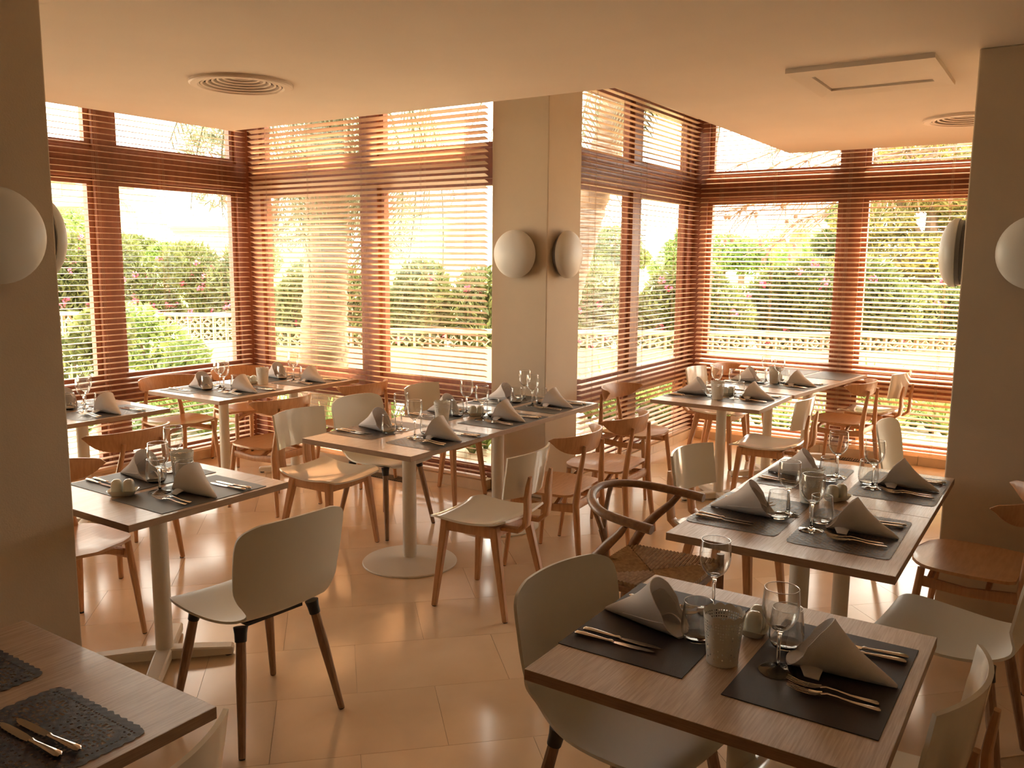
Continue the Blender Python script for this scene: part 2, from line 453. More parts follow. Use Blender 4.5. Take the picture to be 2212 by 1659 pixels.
# ------------------------------------------------------------ ceiling fittings
def make_vent():
    r = thing('ceiling_vent', '', 'vent'); R = .27
    MB().lathe([(R, 0), (R, -.012), (R * .97, -.018), (R * .84, -.020), (R * .80, -.012), (R * .79, .004), (R * .80, .010)], 64).obj('trim_ring', 'vent_paint', r, smooth=30)
    MB().lathe([(.2165, .001), (.2165, .072), (.001, .073)], 48).obj('backing', 'dark_void', r)
    k = 7
    for i in range(k):
        r1 = R * (.74 - i * .103); z = -.014 + .0085 * i
        if i == k - 1: MB().lathe([(r1 + .006, z - .003), (r1 - .004, z + .003), (r1 * .5, z + .004), (.001, z + .004)], 40).obj('centre_disc', 'vent_paint', r, smooth=60)
        else: MB().lathe([(r1 + .011, z + .004), (r1 + .011, z), (r1 - .001, z + .002), (r1 - .003, z + .020), (r1 - .0015, z + .020), (r1 + .001, z + .005)], 64).obj('vent_ring', 'vent_paint', r, smooth=30)
    return Proto(r)
VE = make_vent()
VE.put((3.225, 3.885, CZ), 0, 'round white ceiling air diffuser with concentric rings, at upper left', 'vent')
VE.put((6.42, .70, CZ), 0, 'round white ceiling air diffuser partly hidden by the right pillar', 'vent')
hm = MB()
x0, x1, y0, y1 = 4.375, 5.095, .63, 1.295; a0, a1, b0, b1 = 4.55, 4.965, .71, 1.215
hr = thing('ceiling_hatch', 'rectangular painted access hatch in a raised frame on the ceiling', 'hatch')
def fringe(o, i, z):
    return [(o[0], o[2], z), (o[1], o[2], z), (o[1], o[3], z), (o[0], o[3], z)]
Oq, Iq = (x0, x1, y0, y1), (a0, a1, b0, b1)
hm.add(fringe(Oq, 0, CZ) + fringe(Oq, 0, CZ - .022) + fringe(Iq, 0, CZ - .016) + fringe(Iq, 0, CZ - .001),
       [(i, (i + 1) % 4, 4 + (i + 1) % 4, 4 + i) for i in range(4)] + [(4 + i, 4 + (i + 1) % 4, 8 + (i + 1) % 4, 8 + i) for i in range(4)] + [(8 + i, 8 + (i + 1) % 4, 12 + (i + 1) % 4, 12 + i) for i in range(4)])
hm.obj('hatch_frame', 'ceiling_paint', hr)
MB().box(a0 + .006, a1 - .006, b0 + .006, b1 - .006, CZ - .006, CZ - .0005).obj('hatch_panel', 'ceiling_paint', hr)
MB().box(a0, a1, b0, b1, CZ - .0015, CZ - .0002).obj('hatch_gap', 'dark_void', hr)
def grille(loc, rz, label, L):
    g = thing('floor_grille', label, 'grille', loc, rz)
    MB().box(-L / 2, L / 2, -.06, .06, .0005, .003).obj('backing', 'dark_void', g)
    n = int(L / .02)
    for i in range(n):
        x = -L / 2 + (i + .5) * L / n
        MB().box(x - .004, x + .004, -.055, .055, .002, .008).obj('bar', 'grille', g) if i == 0 else None
    b = g.children[-1]
    for i in range(1, n):
        c = b.copy(); col.objects.link(c); c.parent = g; c.location = (i * L / n, 0, 0)
grille((5.02, 4.78, 0), PI / 2, 'brass slotted floor grille below the left bay window', 1.1)
grille((7.82, 1.75, 0), PI / 2, 'brass slotted floor grille below the far right window', .8)

# ------------------------------------------------------------ tables
def make_table(lx, ly, base, label, loc, rz=0, poff=(0, 0)):
    t = thing('dining_table', label, 'table', loc, rz)
    top = MB(); top.cur = 0; top.box(-lx / 2, lx / 2, -ly / 2, ly / 2, .722, .75)
    top.mi = [1] * len(top.f); top.mi[1] = 0
    top.obj('tabletop', ['laminate', 'table_edge'], t, bevel=.0015)
    px, py = poff
    if base == 'disc':
        MB().lathe([(.001, .715), (.11, .715), (.11, .721)], 24, (px, py, 0)).obj('top_plate', 'white_metal', t)
        MB().lathe([(.039, .03), (.039, .716)], 28, (px, py, 0)).obj('pole', 'white_metal', t, smooth=True)
        MB().lathe([(.001, 0), (.268, 0), (.27, .006), (.266, .011), (.20, .020), (.08, .032), (.039, .036)], 56, (px, py, 0)).obj('base_disc', 'white_metal', t, smooth=30)
    else:
        MB().box(px - .14, px + .14, py - .14, py + .14, .712, .721).obj('top_plate', 'white_metal', t)
        MB().lathe([(.036, .03), (.036, .716)], 24, (px, py, 0)).obj('pole', 'white_metal', t, smooth=True)
        for k in range(4):
            q = PI / 4 + k * PI / 2; c, s = math.cos(q), math.sin(q)
            mb = MB(); rings = []
            for d, hw, zt in ((.0, .034, .056), (.12, .033, .053), (.275, .030, .044), (.285, .027, .038)):
                rings.append([(px + c * d - s * a, py + s * d + c * a, z) for a, z in ((-hw, .012), (hw, .012), (hw, zt - .006), (hw * .8, zt), (-hw * .8, zt), (-hw, zt - .006))])
            f = mb.loft(rings).obj('foot_bar', 'white_metal', t)
            MB().lathe([(.016, 0), (.016, .014)], 10, (px + c * .262, py + s * .262, 0), cap=True).obj('glide', 'black_plastic', f)
    return t
make_table(.76, .75, 'x', 'square table with grey mats in front of the left pillar', (2.14, 3.195, 0), poff=(-.03, -.03))
make_table(.92, .765, 'disc', 'near half of the long centre table on white round bases', (3.66, 3.08, 0), poff=(-.02, 0))
make_table(1.075, .765, 'disc', 'far half of the long centre table, by the white column', (4.6575, 3.08, 0), poff=(-.155, -.02))
make_table(.69, .80, 'x', 'left half of the long table in the left window corner', (4.065, 5.22, 0))
make_table(.67, .80, 'x', 'right half of the long table in the left window corner', (4.745, 5.22, 0))
make_table(.76, .75, 'x', 'square table with lace mats behind the left pillar', (2.98, 5.22, 0))
make_table(.77, .78, 'x', 'square table with lace mats beside the white column in the right bay', (5.945, 2.09, 0))
T8a = math.radians(-7)
def t8(x, y): return (6.36 + x * math.cos(T8a) - y * math.sin(T8a), 1.70 + x * math.sin(T8a) + y * math.cos(T8a))
c1, c2 = t8(.40, .36), t8(1.20, .36)
make_table(.80, .74, 'x', 'left half of the long table in the right window corner', (*c1, 0), T8a)
make_table(.80, .74, 'x', 'right half of the long table in the right window corner, with bare mats', (*c2, 0), T8a)
make_table(.745, .77, 'x', 'left half of the big lace-mat table before the right pillar', (3.182, .79, 0))
make_table(.745, .77, 'x', 'right half of the big lace-mat table touching the right pillar', (3.928, .79, 0))
make_table(.76, .80, 'x', 'foreground right table with dark mats, its corner nearest the camera', (2.02, .635, 0), poff=(.05, 0))
make_table(.76, .80, 'x', 'foreground left table with dark lace mats, cut by the frame', (.735, 1.895, 0))

# ------------------------------------------------------------ chairs
def leg(mt, parent, a, b, r0, r1, sq=False, mid=None, foot='black_plastic', n=10):
    a, b = Vector(a), Vector(b); pts = [a, a.lerp(b, .33), a.lerp(b, .7), b] if mid is None else [a, Vector(mid), b]
    rr = [r0 + (r1 - r0) * i / (len(pts) - 1) for i in range(len(pts))]
    if not sq and mid is None: rr = [r0 * .92, r0, r0 + (r1 - r0) * .65, r1]
    o = MB().tube(pts, rr, n, sq=sq).obj('leg', mt, parent, smooth=35)
    d = (a - b).normalized()
    MB().tube([b - d * .004, b + d * .004 + Vector((0, 0, 0))], r1 * .92, 10).obj('glide', foot, o)
    return o

def horn_chair():
    t = thing('horn_back_chair', '', 'chair')
    def seat(u, v):
        y = -.20 + .42 * v
        wd = .215 + .025 * math.sin(PI * min(1, v * 1.1))
        if v > .72: wd *= math.sqrt(max(.02, 1 - ((v - .72) / .285) ** 2.4))
        if v < .06: wd *= .90 + .1 * v / .06
        x = wd * u
        return (x, y, .452 - .012 * (1 - u * u) * math.sin(PI * v) + .004 * u * u)
    MB().sheet(seat, 12, 18, .013).obj('seat', 'beech_ply', t, smooth=50)
    rings = []; n = 26
    for i in range(n + 1):
        s = -1 + 2 * i / n
        a = abs(s)
        x = .262 * math.sin(s * 1.25) / math.sin(1.25)
        y = -.246 + .158 * a ** 2.0
        e = max(0, 1 - a ** 7) ** .5
        top = .786 - .012 * a * a; H = (.078 * (1 - a ** 3.2) + .034) * max(.12, e); H = min(H, .108)
        if a > .93: top -= .012 * (a - .93) / .07
        th = (.015 + .005 * a) * max(.3, e)
        nx = math.sin(s * .75); ny = math.cos(s * .75)
        # normal pointing backwards (-y) and outwards
        N = Vector((math.sin(s * .95), -math.cos(s * .95), 0))
        ring = []
        for (p, q) in ((-1, .25), (-.6, .5), (.6, .5), (1, .25), (1.0, -.25), (.6, -.5), (-.6, -.5), (-1, -.25)):
            zz = top - H / 2 + q * H
            ring.append(Vector((x, y, zz)) + N * (p * th * .5) + Vector((0, -1, 0)) * ((zz - .735) * .22))
        rings.append(ring)
    MB().loft(rings).obj('backrest', 'beech', t, smooth=50)
    for s in (-1, 1):
        leg('beech', t, (s * .192, .150, .440), (s * .222, .195, .004), .0165, .0115)
        o = MB().tube([(s * .197, -.268, .004), (s * .184, -.242, .20), (s * .170, -.220, .40), (s * .148, -.228, .56), (s * .118, -.244, .722)], [.0125, .0175, (.0225, .0195), .0165, .0105], 10).obj('leg', 'beech', t, smooth=50)
        MB().tube([(s * .195, -.262, 0), (s * .195, -.262, .007)], .011, 8).obj('glide', 'black_plastic', o)
        MB().tube([(s * .194, .150, .385), (s * .185, -.03, .372), (s * .172, -.218, .385)], [(.022, .010), (.019, .010), (.024, .011)], up=(0, 0, 1), sq=True).obj('side_rail', 'beech', t, smooth=30)
    MB().tube([(-.172, -.214, .395), (0, -.214, .395), (.172, -.214, .395)], (.024, .010), up=(0, 0, 1), sq=True).obj('rear_rail', 'beech', t, smooth=30) if False else MB().tube([(-.172, -.214, .395), (0, -.214, .395), (.172, -.214, .395)], [(.024, .010)] * 3, up=(0, 0, 1), sq=True).obj('rear_rail', 'beech', t, smooth=30)
    MB().tube([(-.19, .120, .385), (-.10, .118, .415), (0, .118, .432), (.10, .118, .415), (.19, .120, .385)], [(.014, .010)] * 5, up=(0, 0, 1), sq=True).obj('front_rail', 'beech', t, smooth=30)
    MB().tube([(-.178, -.10, .385), (-.09, -.10, .425), (0, -.10, .436), (.09, -.10, .425), (.178, -.10, .385)], [(.012, .010)] * 5, up=(0, 0, 1), sq=True).obj('middle_rail', 'beech', t, smooth=30)
    return Proto(t)
def ply_chair():
    t = thing('panel_back_chair', '', 'chair')
    def seat(u, v):
        y = -.205 + .43 * v
        wd = .205 + .018 * v
        if v > .86: wd *= math.sqrt(max(.05, 1 - ((v - .86) / .15) ** 2 * .30))
        if v < .08: wd *= .95 + .05 * v / .08
        z = .468 - .024 * math.sin(PI * v) - (.024 * ((v - .82) / .18) ** 2 if v > .82 else 0) + .014 * u * u
        if v < .15: z += .010 * (1 - v / .15)
        return (wd * u, y, z)
    MB().sheet(seat, 10, 16, .011).obj('seat', 'white_lacquer', t, smooth=50)
    def back(u, v):
        wd = .213 - .008 * (1 - v)
        z = .598 + .215 * v - .006 * u * u * (1 if v > .5 else -1)
        return (wd * u, -.252 - .030 * v + .058 * u * u, z)
    MB().sheet(back, 14, 6, .011).obj('backrest', 'white_lacquer', t, smooth=50)
    for s in (-1, 1):
        pts = [(s * .105, -.06, .437), (s * .105, -.15, .431), (s * .106, -.232, .434), (s * .107, -.270, .468), (s * .108, -.274, .53), (s * .108, -.272, .60), (s * .108, -.279, .66), (s * .108, -.285, .705)]
        pts = [(a, b - (.004 if i > 3 else 0), c) for i, (a, b, c) in enumerate(pts)]
        MB().tube(pts, [(.020, .011), (.023, .011), (.026, .012), (.028, .013), (.028, .012), (.026, .011), (.022, .010), (.011, .007)], up=(1, 0, 0), sq=True).obj('back_support', 'beech', t, smooth=30)
        leg('beech', t, (s * .165, .150, .445), (s * .205, .195, .004), .021, .0125, sq=True)
        leg('beech', t, (s * .160, -.125, .440), (s * .205, -.215, .004), .022, .0125, sq=True)
        MB().tube([(s * .172, .155, .420), (s * .166, -.14, .420)], [(.026, .009)] * 2, up=(0, 0, 1), sq=True).obj('side_rail', 'beech', t, smooth=30)
    MB().tube([(-.166, .158, .420), (0, .168, .420), (.166, .158, .420)], [(.026, .009)] * 3, up=(0, 0, 1), sq=True).obj('front_rail', 'beech', t, smooth=30)
    MB().tube([(-.16, -.132, .420), (0, -.135, .420), (.16, -.132, .420)], [(.026, .009)] * 3, up=(0, 0, 1), sq=True).obj('rear_rail', 'beech', t, smooth=30)
    return Proto(t)
def shell_chair():
    t = thing('shell_chair', '', 'chair')
    prof = [(.232, .436, .17), (.226, .452, .200), (.20, .462, .222), (.14, .460, .232), (.05, .452, .230), (-.04, .447, .218), (-.11, .449, .200), (-.165, .460, .180), (-.205, .484, .172), (-.226, .520, .192), (-.236, .555, .212), (-.246, .60, .224), (-.258, .66, .230), (-.268, .72, .232), (-.277, .765, .231), (-.283, .793, .224), (-.286, .811, .206), (-.287, .821, .176), (-.2875, .825, .150)]
    prof = [(a, b, c) for a, b, c in prof]
    def cr(v):
        f = v * (len(prof) - 1); i = min(int(f), len(prof) - 2); q = f - i
        p0 = prof[max(i - 1, 0)]; p1 = prof[i]; p2 = prof[i + 1]; p3 = prof[min(i + 2, len(prof) - 1)]
        return [.5 * (2 * p1[k] + (p2[k] - p0[k]) * q + (2 * p0[k] - 5 * p1[k] + 4 * p2[k] - p3[k]) * q * q + (3 * p1[k] - p0[k] - 3 * p2[k] + p3[k]) * q ** 3) for k in range(3)]
    def P(u, v):
        y, z, wd = cr(v)
        bk = max(0, min(1, (z - .47) / .12)) if v > .4 else 0
        xx = wd * u; return (xx, y + .038 * (xx / .22) ** 2 * bk, z + .010 * u * u * (1 - bk) + (.010 * (1 - (xx / .22) ** 2) * max(0, (v - .8) / .2)))
    MB().sheet(P, 14, 50, .009).obj('shell', 'white_plastic', t, smooth=50)
    MB().box(-.12, .12, -.13, .13, .425, .437).obj('under_plate', 'black_plastic', t)
    for sx in (-1, 1):
        for sy in (-1, 1):
            a = (sx * .155, sy * .14, .438); b = (sx * .222, sy * .215 - .005, .004)
            A, B = Vector(a), Vector(b)
            o = leg('dowel_oak', t, A.lerp(B, .10), b, .0185, .0125)
            MB().tube([A, A.lerp(B, .05), A.lerp(B, .115)], [.026, .022, .0205], 12).obj('socket', 'black_plastic', o, smooth=True)
    return Proto(t)
def wishbone_chair():
    t = thing('wishbone_chair', 'dark wooden wishbone armchair with hooped rail and woven cord seat', 'chair')
    pts = []; rad = []
    n = 30
    for i in range(n + 1):
        q = -1 + 2 * i / n; a = abs(q)
        ang = q * 1.62
        x = .272 * math.sin(ang) if a < .97 else .272 * math.sin(ang)
        y = -.245 * math.cos(ang) - .01
        if a > .72: y += (a - .72) / .28 * .11
        z = .758 - .055 * a ** 1.5
        pts.append((x, y, z)); rad.append((.015 + .004 * a, .017 + .008 * a))
    MB().tube(pts, rad, 12, up=(0, 0, 1)).obj('arm_rail', 'old_oak', t, smooth=60)
    for s in (-1, 1):
        o = MB().tube([(s * .200, -.235, .003), (s * .212, -.228, .20), (s * .226, -.215, .36), (s * .232, -.195, .45), (s * .225, -.150, .53), (s * .228, -.09, .60), (s * .255, -.03, .66), (s * .268, .0, .70)], [.012, .016, .020, .0225, .022, .019, .0155, .013], 12).obj('leg', 'old_oak', t, smooth=60)
        leg('old_oak', t, (s * .252, .205, .475), (s * .238, .212, .003), .0175, .012, n=12)
        MB().tube([(s * .247, .20, .425), (s * .225, -.21, .425)], [(.014, .011)] * 2, up=(0, 0, 1)).obj('seat_rail', 'old_oak', t, smooth=True)
        MB().tube([(s * .243, .20, .24), (s * .215, -.22, .24)], [.009, .009], 8).obj('stretcher', 'old_oak', t, smooth=True)
    MB().tube([(-.247, .203, .405), (.247, .203, .405)], [(.013, .011)] * 2, up=(0, 0, 1)).obj('seat_rail', 'old_oak', t, smooth=True)
    MB().tube([(-.225, -.213, .415), (.225, -.213, .415)], [(.013, .011)] * 2, up=(0, 0, 1)).obj('seat_rail', 'old_oak', t, smooth=True)
    yb = MB()
    yb.tube([(0, -.216, .43), (0, -.225, .52), (0, -.235, .575)], [(.022, .008), (.017, .008), (.030, .008)], up=(1, 0, 0), sq=True)
    for s in (-1, 1): yb.tube([(s * .004, -.232, .555), (s * .035, -.243, .63), (s * .075, -.250, .70), (s * .095, -.245, .755)], [(.013, .007), (.012, .007), (.013, .007), (.016, .008)], up=(1, 0, 0), sq=True)
    yb.obj('splat', 'old_oak', t, smooth=30)
    # woven cord seat: four wedges, each of separate cord strands
    cm = MB(); fw, bw, y0, y1 = .240, .218, -.212, .203
    K = 26
    for k in range(K):
        f0, f1 = k / K, (k + .88) / K
        for (A, B, c) in (((-fw, y1), (fw, y1), 0), ((bw, y0), (-bw, y0), 0), ((fw, y1), (bw, y0), 1), ((-bw, y0), (-fw, y1), 1)):
            A, B = Vector(A), Vector(B); C = Vector((0, -.005))
            hl = .10 if c == 0 else .10
            def pt(e, f):
                p = A.lerp(B, e) if f == 0 else None
                return p
            # strand runs from rail towards the diagonal
            e0, e1 = f0, f1
            a_, b_ = A.lerp(B, e0), A.lerp(B, e1)
            dep = 1 - abs((e0 + e1) - 1)
            n_ = (C - (A + B) / 2)
            q0, q1 = a_ + n_ * dep, b_ + n_ * dep
            zr = .445 if c else (.432 if A[1] > 0 else .438)
            zc = .432 + .006 * (1 - dep)
            mid = .007
            cm.add([(a_.x, a_.y, zr - .012), (b_.x, b_.y, zr - .012), (a_.x, a_.y, zr + .006), (b_.x, b_.y, zr + .006), (q0.x, q0.y, zc), (q1.x, q1.y, zc), ((a_.x + b_.x) / 2, (a_.y + b_.y) / 2, zr + .010), ((q0.x + q1.x) / 2, (q0.y + q1.y) / 2, zc + .006)],
                   [(0, 1, 3, 6, 2), (2, 6, 7, 4), (6, 3, 5, 7)])
    cm.obj('woven_seat', 'cord', t, smooth=True)
    MB().box(-.2, .2, -.19, .18, .415, .424).obj('seat_underside', 'cord', t)
    return t
HC, PC, SH = horn_chair(), ply_chair(), shell_chair()
D2 = math.radians
SH.put((2.037, 2.483, 0), D2(-5), 'white shell chair with wooden legs alone in the left foreground', 'chair')
HC.put((2.74, 4.46, 0), D2(2), 'horn-backed wooden chair directly behind the front left table', 'chair')
HC.put((1.99, 3.66, 0), D2(181), 'horn-backed wooden chair under the front left table, half behind the pillar', 'chair')
HC.put((4.10, 5.80, 0), D2(176), 'horn-backed wooden chair by the left window, nearest the pillar', 'chair')
HC.put((4.80, 5.85, 0), D2(172), 'horn-backed wooden chair tucked in the left window corner', 'chair')
HC.put((3.985, 4.62, 0), D2(0), 'horn-backed wooden chair before the left corner table, behind a white panel chair', 'chair')
HC.put((4.83, 4.66, 0), D2(0), 'horn-backed wooden chair between corner table and left bay blinds', 'chair')
PC.put((3.575, 3.65, 0), D2(183), 'white panel-back chair at the near left end of the centre table', 'chair')
SH.put((4.07, 3.64, 0), D2(179), 'white shell chair behind the centre table', 'chair')
PC.put((4.84, 3.73, 0), D2(184), 'white panel-back chair behind the centre table, next to the white column', 'chair')
PC.put((3.44, 2.39, 0), D2(4), 'white panel-back chair on the near side of the centre table', 'chair')
HC.put((4.13, 2.42, 0), D2(4), 'horn-backed wooden chair beside the near white panel chair of the centre table', 'chair')
HC.put((4.76, 2.42, 0), D2(1), 'horn-backed wooden chair on the far near side of the centre table', 'chair')
HC.put((5.83, 2.70, 0), D2(178), 'horn-backed wooden chair against the narrow blinds right of the white column', 'chair')
PC.put((3.92, 1.30, 0), D2(174), 'white panel-back chair behind the lace-mat table, beside the dark armchair', 'chair')
PC.put((7.05, 2.50, 0), D2(178), 'white panel-back chair mostly hidden behind the right bay tables', 'chair')
PC.put((5.93, 1.73, 0), D2(0), 'white panel-back chair drawn up before the square right bay table', 'chair')
HC.put((7.25, 1.55, 0), D2(-5), 'horn-backed wooden chair before the right corner table', 'chair')
PC.put((7.84, 1.42, 0), D2(-10), 'white panel-back chair at the right end by the far right blinds', 'chair')
HC.put((7.62, 2.52, 0), D2(178), 'horn-backed wooden chair deep in the right window corner', 'chair')
SH.put((5.16, .60, 0), D2(176), 'white shell chair standing behind the lace-mat table by the right pillar', 'chair')
WB = wishbone_chair(); WB.location = (3.215, 1.40, 0); WB.rotation_euler = (0, 0, D2(180))
SH.put((2.06, .94, 0), D2(171), 'white shell chair at the far left side of the foreground right table', 'chair')
HC.put((4.07, .30, 0), D2(-4), 'horn-backed wooden chair in shade at the right edge, before the pillar', 'chair')
SH.put((3.20, .27, 0), D2(-6), 'white shell chair between the foreground right table and the lace-mat table', 'chair')
PC.put((2.085, .375, 0), D2(-6), 'white panel-back chair at the bottom right corner of the picture', 'chair')
PC.put((.80, 1.56, 0), D2(12), 'white panel-back chair in front of the foreground left table', 'chair')

# ------------------------------------------------------------ table setting prototypes
def make_mat(mt):
    mb = MB(); mb.box(-.25, .25, -.1675, .1675, 0, .0018)
    return mb
def lace_mesh():
    mb = MB(); nx, ny = 100, 68; L, W = .50, .335
    idx = {}
    def vert(i, j):
        x = (-.5 + i / nx) * L; y = (-.5 + j / ny) * W
        # scalloped edge
        sx = .006 * abs(math.sin(PI * i / nx * 20)); sy = .006 * abs(math.sin(PI * j / ny * 14))
        if j == 0: y -= sx
        if j == ny: y += sx
        if i == 0: x -= sy
        if i == nx: x += sy
        cx, cy = L / 2 - .02, W / 2 - .02
        if abs(x) > cx and abs(y) > cy:
            dx, dy = abs(x) - cx, abs(y) - cy; d = math.hypot(dx, dy)
            if d > .022: x = math.copysign(cx + dx / d * .022, x); y = math.copysign(cy + dy / d * .022, y)
        wob = math.sin(i * 2.1 + j * .7) * .0004 + math.sin(j * 1.7) * .0004
        return (x + wob, y - wob, .0012 + .0006 * math.sin(i * 1.3) * math.sin(j * 1.1))
    def solid(i, j):
        b = min(i, j, nx - 1 - i, ny - 1 - j)
        if b < 3: return True
        if b == 3: return (i + j) % 2 == 0
        x = (i + .5) / nx * L * 1000; y = (j + .5) / ny * W * 1000     # mm
        # medallions: three by two rosettes
        best = 1e9
        for cx in (85, 250, 415):
            for cy in (84, 251):
                d = math.hypot(x - cx, y - cy); best = min(best, d)
                if d == best: an = math.atan2(y - cy, x - cx)
        if best < 9: return True
        if best < 24: return int((an + PI) / (2 * PI) * 12 * 2) % 2 == 0 or best > 20
        if best < 46: return (i % 2 == 0) or (j % 3 == 0)
        if best < 58: return int((an + PI) / (2 * PI) * 24 * 2) % 2 == 0 or best > 54
        if best < 68: return True
        return (i % 3 != 1) or (j % 3 != 1)
    vs = [vert(i, j) for j in range(ny + 1) for i in range(nx + 1)]; W1 = nx + 1
    fs = [(j * W1 + i, j * W1 + i + 1, (j + 1) * W1 + i + 1, (j + 1) * W1 + i) for j in range(ny) for i in range(nx) if solid(i, j)]
    mb.add(vs, fs)
    return mb
ROOTS = {}
def single(key, mb, mt, smooth=False, bevel=0):
    o = mb.obj(key.split('#')[0], mt, None, smooth=smooth, bevel=bevel); ROOTS[key] = Proto(o); return o
single('placemat#c', make_mat(0), 'mat_charcoal', bevel=.0006)
single('placemat#g', make_mat(0), 'mat_grey', bevel=.0006)
lm = lace_mesh()
single('lace_placemat#d', lm, 'lace_dark', smooth=True)
single('lace_placemat#g', lm, 'lace_grey', smooth=True)

def glass_mesh(solid, shell):
    """solid: closed profile of thick glass (foot, stem, heel); shell: outer profile of the thin bowl, doubled inwards"""
    mb = MB(); mb.cur = 0; mb.lathe(solid, 40, cap=False)
    mb.cur = 1; th = .0011
    rim = shell[-1]
    inner = [(max(.0008, r - th), z) for r, z in shell[::-1]]
    mb.lathe(shell + inner, 48)
    mb.cur = 2; rc = rim[0] - th * .5
    mb.lathe([(rc + .0010 * math.cos(q * PI / 3), rim[1] + .0004 + .0010 * math.sin(q * PI / 3)) for q in range(-3, 4)], 48, cap=False)
    return mb
def one(key, mb, mt, sm=60):
    single(key, mb, mt, smooth=sm)
wg = glass_mesh([(.0008, .0), (.0435, .0), (.044, .0016), (.033, .0035), (.014, .0075), (.0062, .013), (.0046, .026), (.0042, .050), (.0045, .080), (.0060, .096), (.011, .1035), (.018, .1085), (.011, .1090), (.0008, .1080)],
                [(.0170, .1080), (.0245, .1130), (.0340, .125), (.0405, .140), (.0432, .157), (.0430, .172), (.0415, .192), (.0400, .208)])
one('wine_glass', wg, ['glass', 'thin_glass', 'rim_glass'])
tg = glass_mesh([(.0008, .0), (.024, .0), (.034, .004), (.0384, .011), (.0370, .0125), (.031, .0095), (.020, .0080), (.0008, .0078)],
                [(.0382, .0108), (.0420, .020), (.0434, .034), (.0428, .052), (.0395, .082), (.0372, .104)])
one('tumbler', tg, ['glass', 'thin_glass', 'rim_glass'])

def napkin_mesh():
    """a square of cloth rolled to a cone: tip towards the diner (-y), mouth open towards the glasses, lower edge on the table"""
    mb = MB(); nu, nv = 44, 22; L = .225
    def roll(turns, a0, shrink, v0, lift):
        def P(u, v):
            q = (u + 1) / 2
            a = a0 + q * turns * 2 * PI
            v = v0 + (1 - v0) * v
            r = .003 + .056 * v ** .85 * (1 - shrink * q)
            x = r * math.sin(a) * 1.12; z = r * math.cos(a) * .92
            y = -L / 2 + L * v * (.90 - .24 * math.cos(a) * v) + .010 * math.sin(a) * v
            zc = r * .90 + .012 * v * v
            zz = zc + z + (.012 * v * v if z > 0 else 0)
            flat = .018 * v * v
            zz = max(.0015 + lift, zz - (flat if z < -r * .35 else flat * max(0, min(1, (r * .5 - z) / (r * .85 + 1e-6)))))
            x += .0022 * math.sin(a * 3 + v * 6) * v; zz += .0018 * math.sin(a * 2.3 + v * 9) * v
            return (x, y, max(.0012 + lift, zz))
        return P
    mb.sheet(roll(1.18, -PI * .80, .16, 0, 0), nu, nv, .0024)
    mb.sheet(roll(.62, PI * .55, .30, .35, .0035), 26, 14, .0022)
    def Q(u, v):
        x = -.026 - .056 * v; y = .078 + .034 * u * (1 - .5 * v) - .020 * v
        z = .004 + .030 * (1 - v) ** 1.4 * (1 - u * u * .7) + .005 * math.sin(v * 3)
        return (x, y, z)
    mb.sheet(Q, 8, 8, .0024)
    return mb
one('napkin', napkin_mesh(), 'napkin', 70)

def knife_mesh():
    mb = MB()
    mb.tube([(0, -.110, .0045), (0, -.104, .006), (0, -.085, .0062), (0, -.05, .0052), (0, -.018, .0042), (0, -.008, .0050), (0, -.002, .0040)], [(.003, .004), (.0052, .0095), (.0048, .0088), (.0040, .0068), (.0032, .0048), (.0042, .0062), (.0020, .0052)], 10, up=(0, 0, 1))
    rings = []
    for y, w_, o in ((-.003, .006, 0), (.02, .0088, .0008), (.06, .0092, .001), (.09, .0085, .0012), (.106, .0058, .0028), (.113, .0015, .005)):
        rings.append([(-w_ + o, y, .0030), (o * 0, y, .0036), (w_ * .95, y, .0042), (w_, y, .0030), (w_ * .95, y, .0020), (0, y, .0024)])
    mb.loft(rings); return mb
def fork_mesh():
    mb = MB()
    mb.tube([(0, -.100, .0045), (0, -.095, .0055), (0, -.075, .0060), (0, -.04, .0070), (0, -.01, .0105), (0, .012, .0120), (0, .026, .0085)], [(.002, .004), (.0030, .0090), (.0028, .0080), (.0022, .0050), (.0020, .0036), (.0020, .0042), (.0016, .0080)], 10, up=(0, 0, 1))
    rings = []
    for y, w_, z in ((.024, .0075, .0085), (.036, .0110, .0045), (.050, .0116, .0035), (.054, .0116, .0040)):
        rings.append([(-w_, y, z + .003), (0, y, z), (w_, y, z + .003), (w_, y, z + .0014), (0, y, z - .0012), (-w_, y, z + .0014)])
    mb.loft(rings)
    for k in range(4):
        x = -.0096 + k * .0064
        mb.tube([(x, .053, .0052), (x, .075, .0065), (x, .096, .0125), (x * .95, .101, .0150)], [.0015, .0013, .0010, .0005], 6)
    return mb
def spoon_mesh():
    mb = MB()
    mb.tube([(0, -.080, .0045), (0, -.074, .0055), (0, -.05, .0060), (0, -.01, .0080), (0, .010, .0100), (0, .022, .0080)], [(.002, .004), (.0026, .0078), (.0024, .0055), (.0018, .0036), (.0018, .0036), (.0016, .0060)], 8, up=(0, 0, 1))
    def P(u, v):
        y = .018 + .046 * v; w_ = .0145 * math.sin(PI * min(.97, max(.10, v * .92 + .06))) ** .7
        return (w_ * u, y, .0080 - .0055 * math.sin(PI * min(1, v + .05)) * (1 - u * u * .75) - .001)
    mb.sheet(P, 8, 10, .0012); return mb
one('knife', knife_mesh(), 'steel', 40)
one('fork', fork_mesh(), 'steel', 40)
one('spoon', spoon_mesh(), 'steel', 40)

